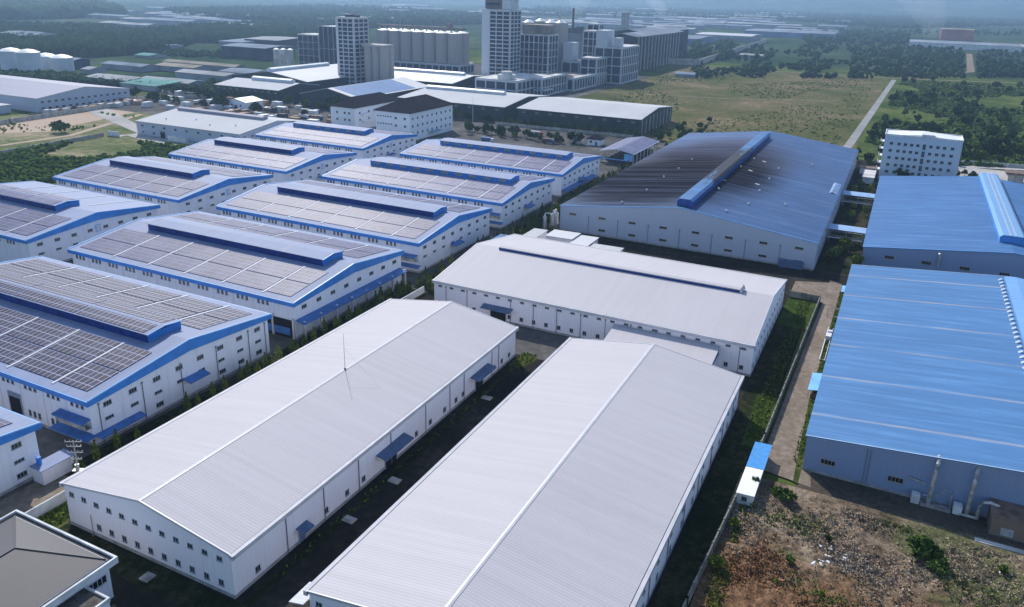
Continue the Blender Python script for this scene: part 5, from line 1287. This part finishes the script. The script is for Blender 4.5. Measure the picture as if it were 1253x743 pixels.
# ================================================================== VEHICLES in the truck yard
def wheel_me():
    b=MB(); 
    n=12; i=len(b.v)
    b.prism([(.5*math.cos(2*PI*k/n),.5+.5*math.sin(2*PI*k/n)) for k in range(n)],-.16,.16,lambda a,t_,z:(a,t_,z)); return b.mesh('wheel',GUTD)
WM=wheel_me()
def truck(x,y,rz,label,cargo,cabm,grp=None):
    t=thing('parked_truck',label,'truck',(x,y,0),rz,grp)
    b=MB(); b.prism([(7.2,.7),(9.3,.7),(9.3,1.8),(8.9,2.9),(7.2,2.9)],-1.15,1.15,lambda a,t_,z:(a,t_,z)); cb=b.build('cab',cabm,t)
    b=MB(); b.prism([(9.26,1.75),(9.33,1.8),(8.95,2.7),(8.88,2.7)],-1.0,1.0,lambda a,t_,z:(a,t_,z)); b.build('windscreen',GLASS,cb)
    b=MB(); b.box(0,-1.2,1.1,7.0,1.2,3.3); b.build('cargo_box',cargo,t)
    b=MB(); b.box(0,-.5,.7,7.2,.5,1.08); b.build('chassis',GUTD,t)
    for wx in(1.0,2.2,8.2):
        for wy in(-1.05,1.05): obj('wheel',WM,t,(wx,wy,0))
    return t
tm=[simple('truck_red',(.30,.06,.04),.5,0,.1,1),FRAMEW,simple('truck_blue',(.05,.12,.30),.5,0,.1,1),simple('truck_tan',(.30,.22,.15),.7,0,.2,1),TRIM]
truck(-224,497,0,'dark sided truck parked in the middle of the truck yard right of the offices',simple('cargo_dark',(.07,.04,.05),.7,0,.3,1),tm[2])
truck(-206,505,.3,'white truck parked next to the gate house',TRIM,tm[1])
truck(-262,478,0,'blue truck parked close behind the far solar factory',tm[2],tm[1])
truck(-244,520,.1,'white box truck near the planted strip in the truck yard',TRIM,tm[0])
random.seed(3)
for i in range(16):
    g=(-610+random.random()*220,468+random.random()*48); 
    if -530<g[0]<-490 and 488<g[1]<520: continue
    truck(g[0],g[1],random.choice((0,0,PI/2,.2)),'truck among the crowded pallets and trucks of the yard left of the offices',random.choice(tm[1:]),random.choice(tm[:3]),'trucks crowded in the yard left of the offices')
pm=MB(); 
for z in(0,1.2,2.3): pm.box(-2.4+z*.1,-1.6,z,2.4-z*.1,1.6,z+1.1)
pal=[pm.mesh('pallet_stack',m) for m in (TRIM,CONCW,simple('brown_sacks',(.30,.20,.14),.8,0,.3,1),simple('stack_dark',(.05,.05,.06),.8,0,.4,1))]
for i in range(60):
    g=(-630+random.random()*235,random.choice((462,478,500,524))+random.random()*5)
    if -530<g[0]<-490 and 486<g[1]<520: continue
    o=obj('pallet_stack',random.choice(pal),None,(g[0],g[1],0),random.choice((0,PI/2,.1))); s=random.uniform(.8,1.5); o.scale=(s*1.4,s,s*.9); tag(o,'stack of sacks and pallets in the crowded yard left of the offices','pallet stack','pallet stacks in the yard left of the offices')
for i in range(26):
    o=obj('pallet_stack',random.choice(pal),None,(-604+random.gauss(0,3)+i*.2,392+i*3.2,0),random.choice((0,PI/2))); o.scale=(1.2,1,1); tag(o,'stack of sacks along the gable end of the long grey hall','pallet stack','pallet stacks beside the long grey hall')

# ================================================================== MIDDLE AND FAR BUILDINGS
far_roofs=[FR,WHITEB,simple('far_green_roof',(.16,.30,.28),.8,0,.2,.02,spec=0),simple('far_white',(.33,.34,.35),.8,0,.2,.02,spec=0),simple('far_tan',(.30,.27,.22),.8,0,.2,.02,spec=0)]
FWA=simple('far_wall_grey',(.25,.28,.33),.7,0,.25,.03)
def farbox(px0,py,px1,depth,h,ri,label,wm=None,rise=2,axis='x',grp=None,name='far_building'):
    a=G(px0,py); c=G(px1,py); W=abs(c[0]-a[0])+abs(c[1]-a[1])*.3
    t=thing(name,label,'factory',(a[0],min(a[1],c[1]),0),0,grp); S,T,fn,rs=shell(t,W,depth,h,rise,axis,wm or FWA,plinth=0)
    roof(t,S,T,fn,rs,h,rise,far_roofs[ri],over=.8,ends=.8,th=.4,cap=None); return t
for a in ((148,108,215,60,5,2,'long low teal roofed shed left of the truck yard'),(105,100,190,30,5,3,'low white roofed shed behind the long grey hall'),(190,86,262,30,6,4,'flat tan roofed shed in the middle distance, behind the teal one'),(170,104,262,22,6,3,'white roofed shed in the middle distance behind the yard trees'),
    (215,96,305,26,7,3,'long white roofed shed left of the dark vented shed'),(268,95,322,40,7,0,'grey roofed shed beside the dark vented shed'),(155,62,206,60,8,3,'lone white roofed hall in front of the dark wood'),(272,70,350,60,16,0,'dark walled block with flat roof, left of the slim silos',FW),(300,58,360,90,14,3,'white roofed block behind the slim silos',FW),
    (268,58,312,120,10,0,'far grey roofed hall left of the mill'),(85,84,98,20,10,0,'small dark block right of the storage tanks',FW),(100,90,118,20,5,3,'small pale shed right of the small dark block'),(125,84,205,24,6,0,'long thin grey shed right of the storage tanks'),(200,80,330,18,5,4,'long thin brown wall like shed across the green plot'),
    (165,70,195,30,3,2,'small teal roof beside the green plot'),(735,82,765,30,3,3,'small pale shed cluster behind the right end of the mill'),(822,94,0,0,0,0,'')):
    if a[5]==0 and a[6]=='': continue
    farbox(a[0],a[1],a[2],a[3],a[4],a[5],a[6],a[7] if len(a)>7 else None)
farbox(826,94,848,14,4,0,'small pale blue roofed shed on the far edge of the rough field')
t=farbox(1112,58,1208,150,12,0,'far white fronted hall with grey roof at upper right',CONCW)
farbox(1212,62,1300,160,10,3,'far white roofed hall at the right edge',FWA)
farbox(1150,49,1178,60,30,4,'distant reddish roofed block seen through thin smoke at upper right',simple('brick_red_far',(.40,.16,.12),.8,0,.2,.02))
farbox(910,44,1000,200,14,0,'long blue grey hall across the far fields',simple('far_blue_wall',(.12,.19,.33),.6,0,.2,.02)); farbox(770,52,850,160,14,0,'blue grey hall right of the tall dark far hall',simple('far_blue_wall2',(.10,.16,.30),.6,0,.2,.02)); farbox(850,48,912,140,12,1,'white roofed hall behind the long field wall',FWA)
farbox(905,70,930,20,4,3,'tiny pale house among the far trees')
random.seed(9)
for i in range(130):
    band=random.choice(((760,26,1010,44),(700,20,960,34),(620,18,800,40),(0,12,600,34),(120,20,260,34),(400,6,640,26),(640,12,1050,34),(700,8,1253,30),(640,26,900,36),(0,50,10,52)))
    px=random.uniform(band[0],band[2]); py=random.uniform(band[1],band[3]); g=G(px,py)
    t=thing('distant_warehouse','distant pale roofed warehouse lost in the haze near the horizon','warehouse',(g[0],g[1],0),0,'distant pale warehouses near the horizon')
    L=random.uniform(50,170)*(1+ (34-py)*.03); Dp=random.uniform(30,70); b=MB(); h=random.uniform(8,14)
    b.prism([(0,0),(Dp,0),(Dp,h),(Dp/2,h+3),(0,h)],0,L,lambda a,t_,z:(t_,a,z)); b.build('wall',FWA,t)
    b=MB(); b.prism([(-1,h+.1),(Dp/2,h+3.1),(Dp+1,h+.1),(Dp+1,h+.6),(Dp/2,h+3.7),(-1,h+.6)],-1,L+1,lambda a,t_,z:(t_,a,z)); b.build('roof',random.choice((far_roofs[3],FR,FR)),t)
# entrance gate house right
t=thing('gate_house','small brown roofed gate house on the concrete forecourt at the right edge','gate house',(62,534,0)); b=MB(); b.box(0,0,0,8,7,5); b.build('wall',CONC,t); b=MB(); b.box(-1.5,-1.5,5.003,9.5,8.5,6.2); b.build('roof',RUST,t)
rect('forecourt',36,120,505,572,.04,YARDL)
t=thing('small_outbuilding','small pale flat roofed outbuilding left of the six storey block','outbuilding',(-15,484,0)); b=MB(); b.box(0,0,0,6,22,3.6); b.build('wall',CONCW,t); b=MB(); b.box(-.4,-.4,3.603,6.4,22.4,3.9); b.build('roof',CONCL,t)
t=thing('small_outbuilding','tan roofed outbuilding beyond the gap between the blue factories','outbuilding',(-18,512,0)); b=MB(); b.box(0,0,0,9,6,3.6); b.build('wall',CONCW,t); b=MB(); b.box(-.4,-.4,3.603,9.4,6.4,3.9); b.build('roof',RUST,t)
# long low hills closing the horizon
b=MB(); n=90
for row,(d,hh) in enumerate(((7600,95),(8800,235))):
    P=[]
    for i in range(n+1):
        a=math.radians(-88+i*120/n); rr=d/max(.72,math.cos(a*.6)); x=max(-9500,rr*math.sin(a)); y=rr*math.cos(a)
        z=hh*(.80+.12*math.sin(i*.33+row*2)+.06*math.sin(i*.9+row)+.04*math.sin(i*2.1)); P.append((x,min(y,9300),z))
    for i in range(n):
        (xa,ya,za),(xb,yb,zb)=P[i],P[i+1]
        b.face([(xa*.86,ya*.86,-.34),(xb*.86,yb*.86,-.34),(xb,yb,zb),(xa,ya,za)]); b.face([(xa,ya,za),(xb,yb,zb),(xb*1.01,yb*1.01,-.34),(xa*1.01,ya*1.01,-.34)])
o=b.build('hills',GR_FAR); o['kind']='structure'

# ================================================================== AIR, SUN, SKY
HAZE=True
if HAZE:
    b=MB(); b.box(-9800,-9800,-1.6,9800,9800,262); m=bpy.data.materials.new('haze_air'); m.use_nodes=True; nt=m.node_tree
    for q in list(nt.nodes):
        if q.type!='OUTPUT_MATERIAL': nt.nodes.remove(q)
    pv=nt.nodes.new('ShaderNodeVolumePrincipled'); out=[q for q in nt.nodes if q.type=='OUTPUT_MATERIAL'][0]
    pv.inputs['Color'].default_value=(.44,.67,1.0,1); pv.inputs['Density'].default_value=HAZE_D; pv.inputs['Anisotropy'].default_value=0.4
    nt.links.new(pv.outputs[0],out.inputs['Volume'])
    h=b.build('haze',m); tag(h,'thin blue haze lying over the whole plain','haze',None,'stuff')
    def plume(label,x,y,z0,pts,dens,col=(.85,.9,1,1)):
        b=MB(); n=14; prev=None
        for (dx,dy,dz,r) in pts:
            i=len(b.v); b.v+=[(dx+r*math.cos(2*PI*k/n),dy+r*math.sin(2*PI*k/n)*.8,dz+r*.25*math.sin(4*PI*k/n+dz)) for k in range(n)]
            if prev is not None: b.f+=[(prev+k,prev+(k+1)%n,i+(k+1)%n,i+k) for k in range(n)]; b.m+=[0]*n
            else: b.f.append(tuple(i+k for k in reversed(range(n)))); b.m.append(0)
            prev=i
        b.f.append(tuple(prev+k for k in range(n))); b.m.append(0)
        m=bpy.data.materials.new('smoke_air'); m.use_nodes=True; nt=m.node_tree
        for q in list(nt.nodes):
            if q.type!='OUTPUT_MATERIAL': nt.nodes.remove(q)
        pv=nt.nodes.new('ShaderNodeVolumePrincipled'); out=[q for q in nt.nodes if q.type=='OUTPUT_MATERIAL'][0]
        pv.inputs['Color'].default_value=col; pv.inputs['Density'].default_value=dens; pv.inputs['Anisotropy'].default_value=.4
        nt.links.new(pv.outputs[0],out.inputs['Volume'])
        o=b.build('smoke',m,None,(x,y,z0)); tag(o,label,'smoke',None,'stuff')
    g=G(1135,52); plume('thin pale smoke drifting up over the distant reddish roofed block',g[0],g[1],8,[(0,0,0,12),(8,0,25,26),(-6,10,60,44),(-40,10,110,60),(-90,20,165,75),(-150,30,215,60),(-190,30,235,20)],.0022)
    g=G(704,24); plume('thin pale smoke rising behind the tallest mill tower',g[0],g[1],8,[(0,0,0,14),(6,0,30,30),(20,0,80,50),(50,0,140,70),(90,0,200,80),(120,0,235,30)],.0020)
    g=G(810,24); plume('thin pale smoke rising beyond the long field wall',g[0],g[1],8,[(0,0,0,10),(-6,0,20,24),(-30,0,60,44),(-70,0,100,30)],.0030)
w=bpy.data.worlds.new('World'); sc.world=w; w.use_nodes=True; nt=w.node_tree
sky=nt.nodes.new('ShaderNodeTexSky'); sky.sky_type='NISHITA'; sky.sun_disc=False; sky.sun_elevation=math.radians(39.5); sky.sun_rotation=math.radians(-45); sky.altitude=100; sky.air_density=1.0; sky.dust_density=.6; sky.ozone_density=1.5
nt.links.new(sky.outputs[0],nt.nodes['Background'].inputs[0]); nt.nodes['Background'].inputs[1].default_value=SKY_S
l=bpy.data.lights.new('sun','SUN'); l.energy=SUN_S; l.angle=math.radians(.53); l.color=(1.0,.95,.87); lo_=bpy.data.objects.new('sun',l); COL.objects.link(lo_)
d=Vector((1,-1,-math.sqrt(2)*math.tan(math.radians(39.5)))); lo_.rotation_euler=d.to_track_quat('-Z','Y').to_euler(); lo_.location=(0,0,300)
vs=sc.view_settings; vs.view_transform='Standard'; vs.look='None'; vs.exposure=EXPO; vs.gamma=1; vs.use_curve_mapping=False
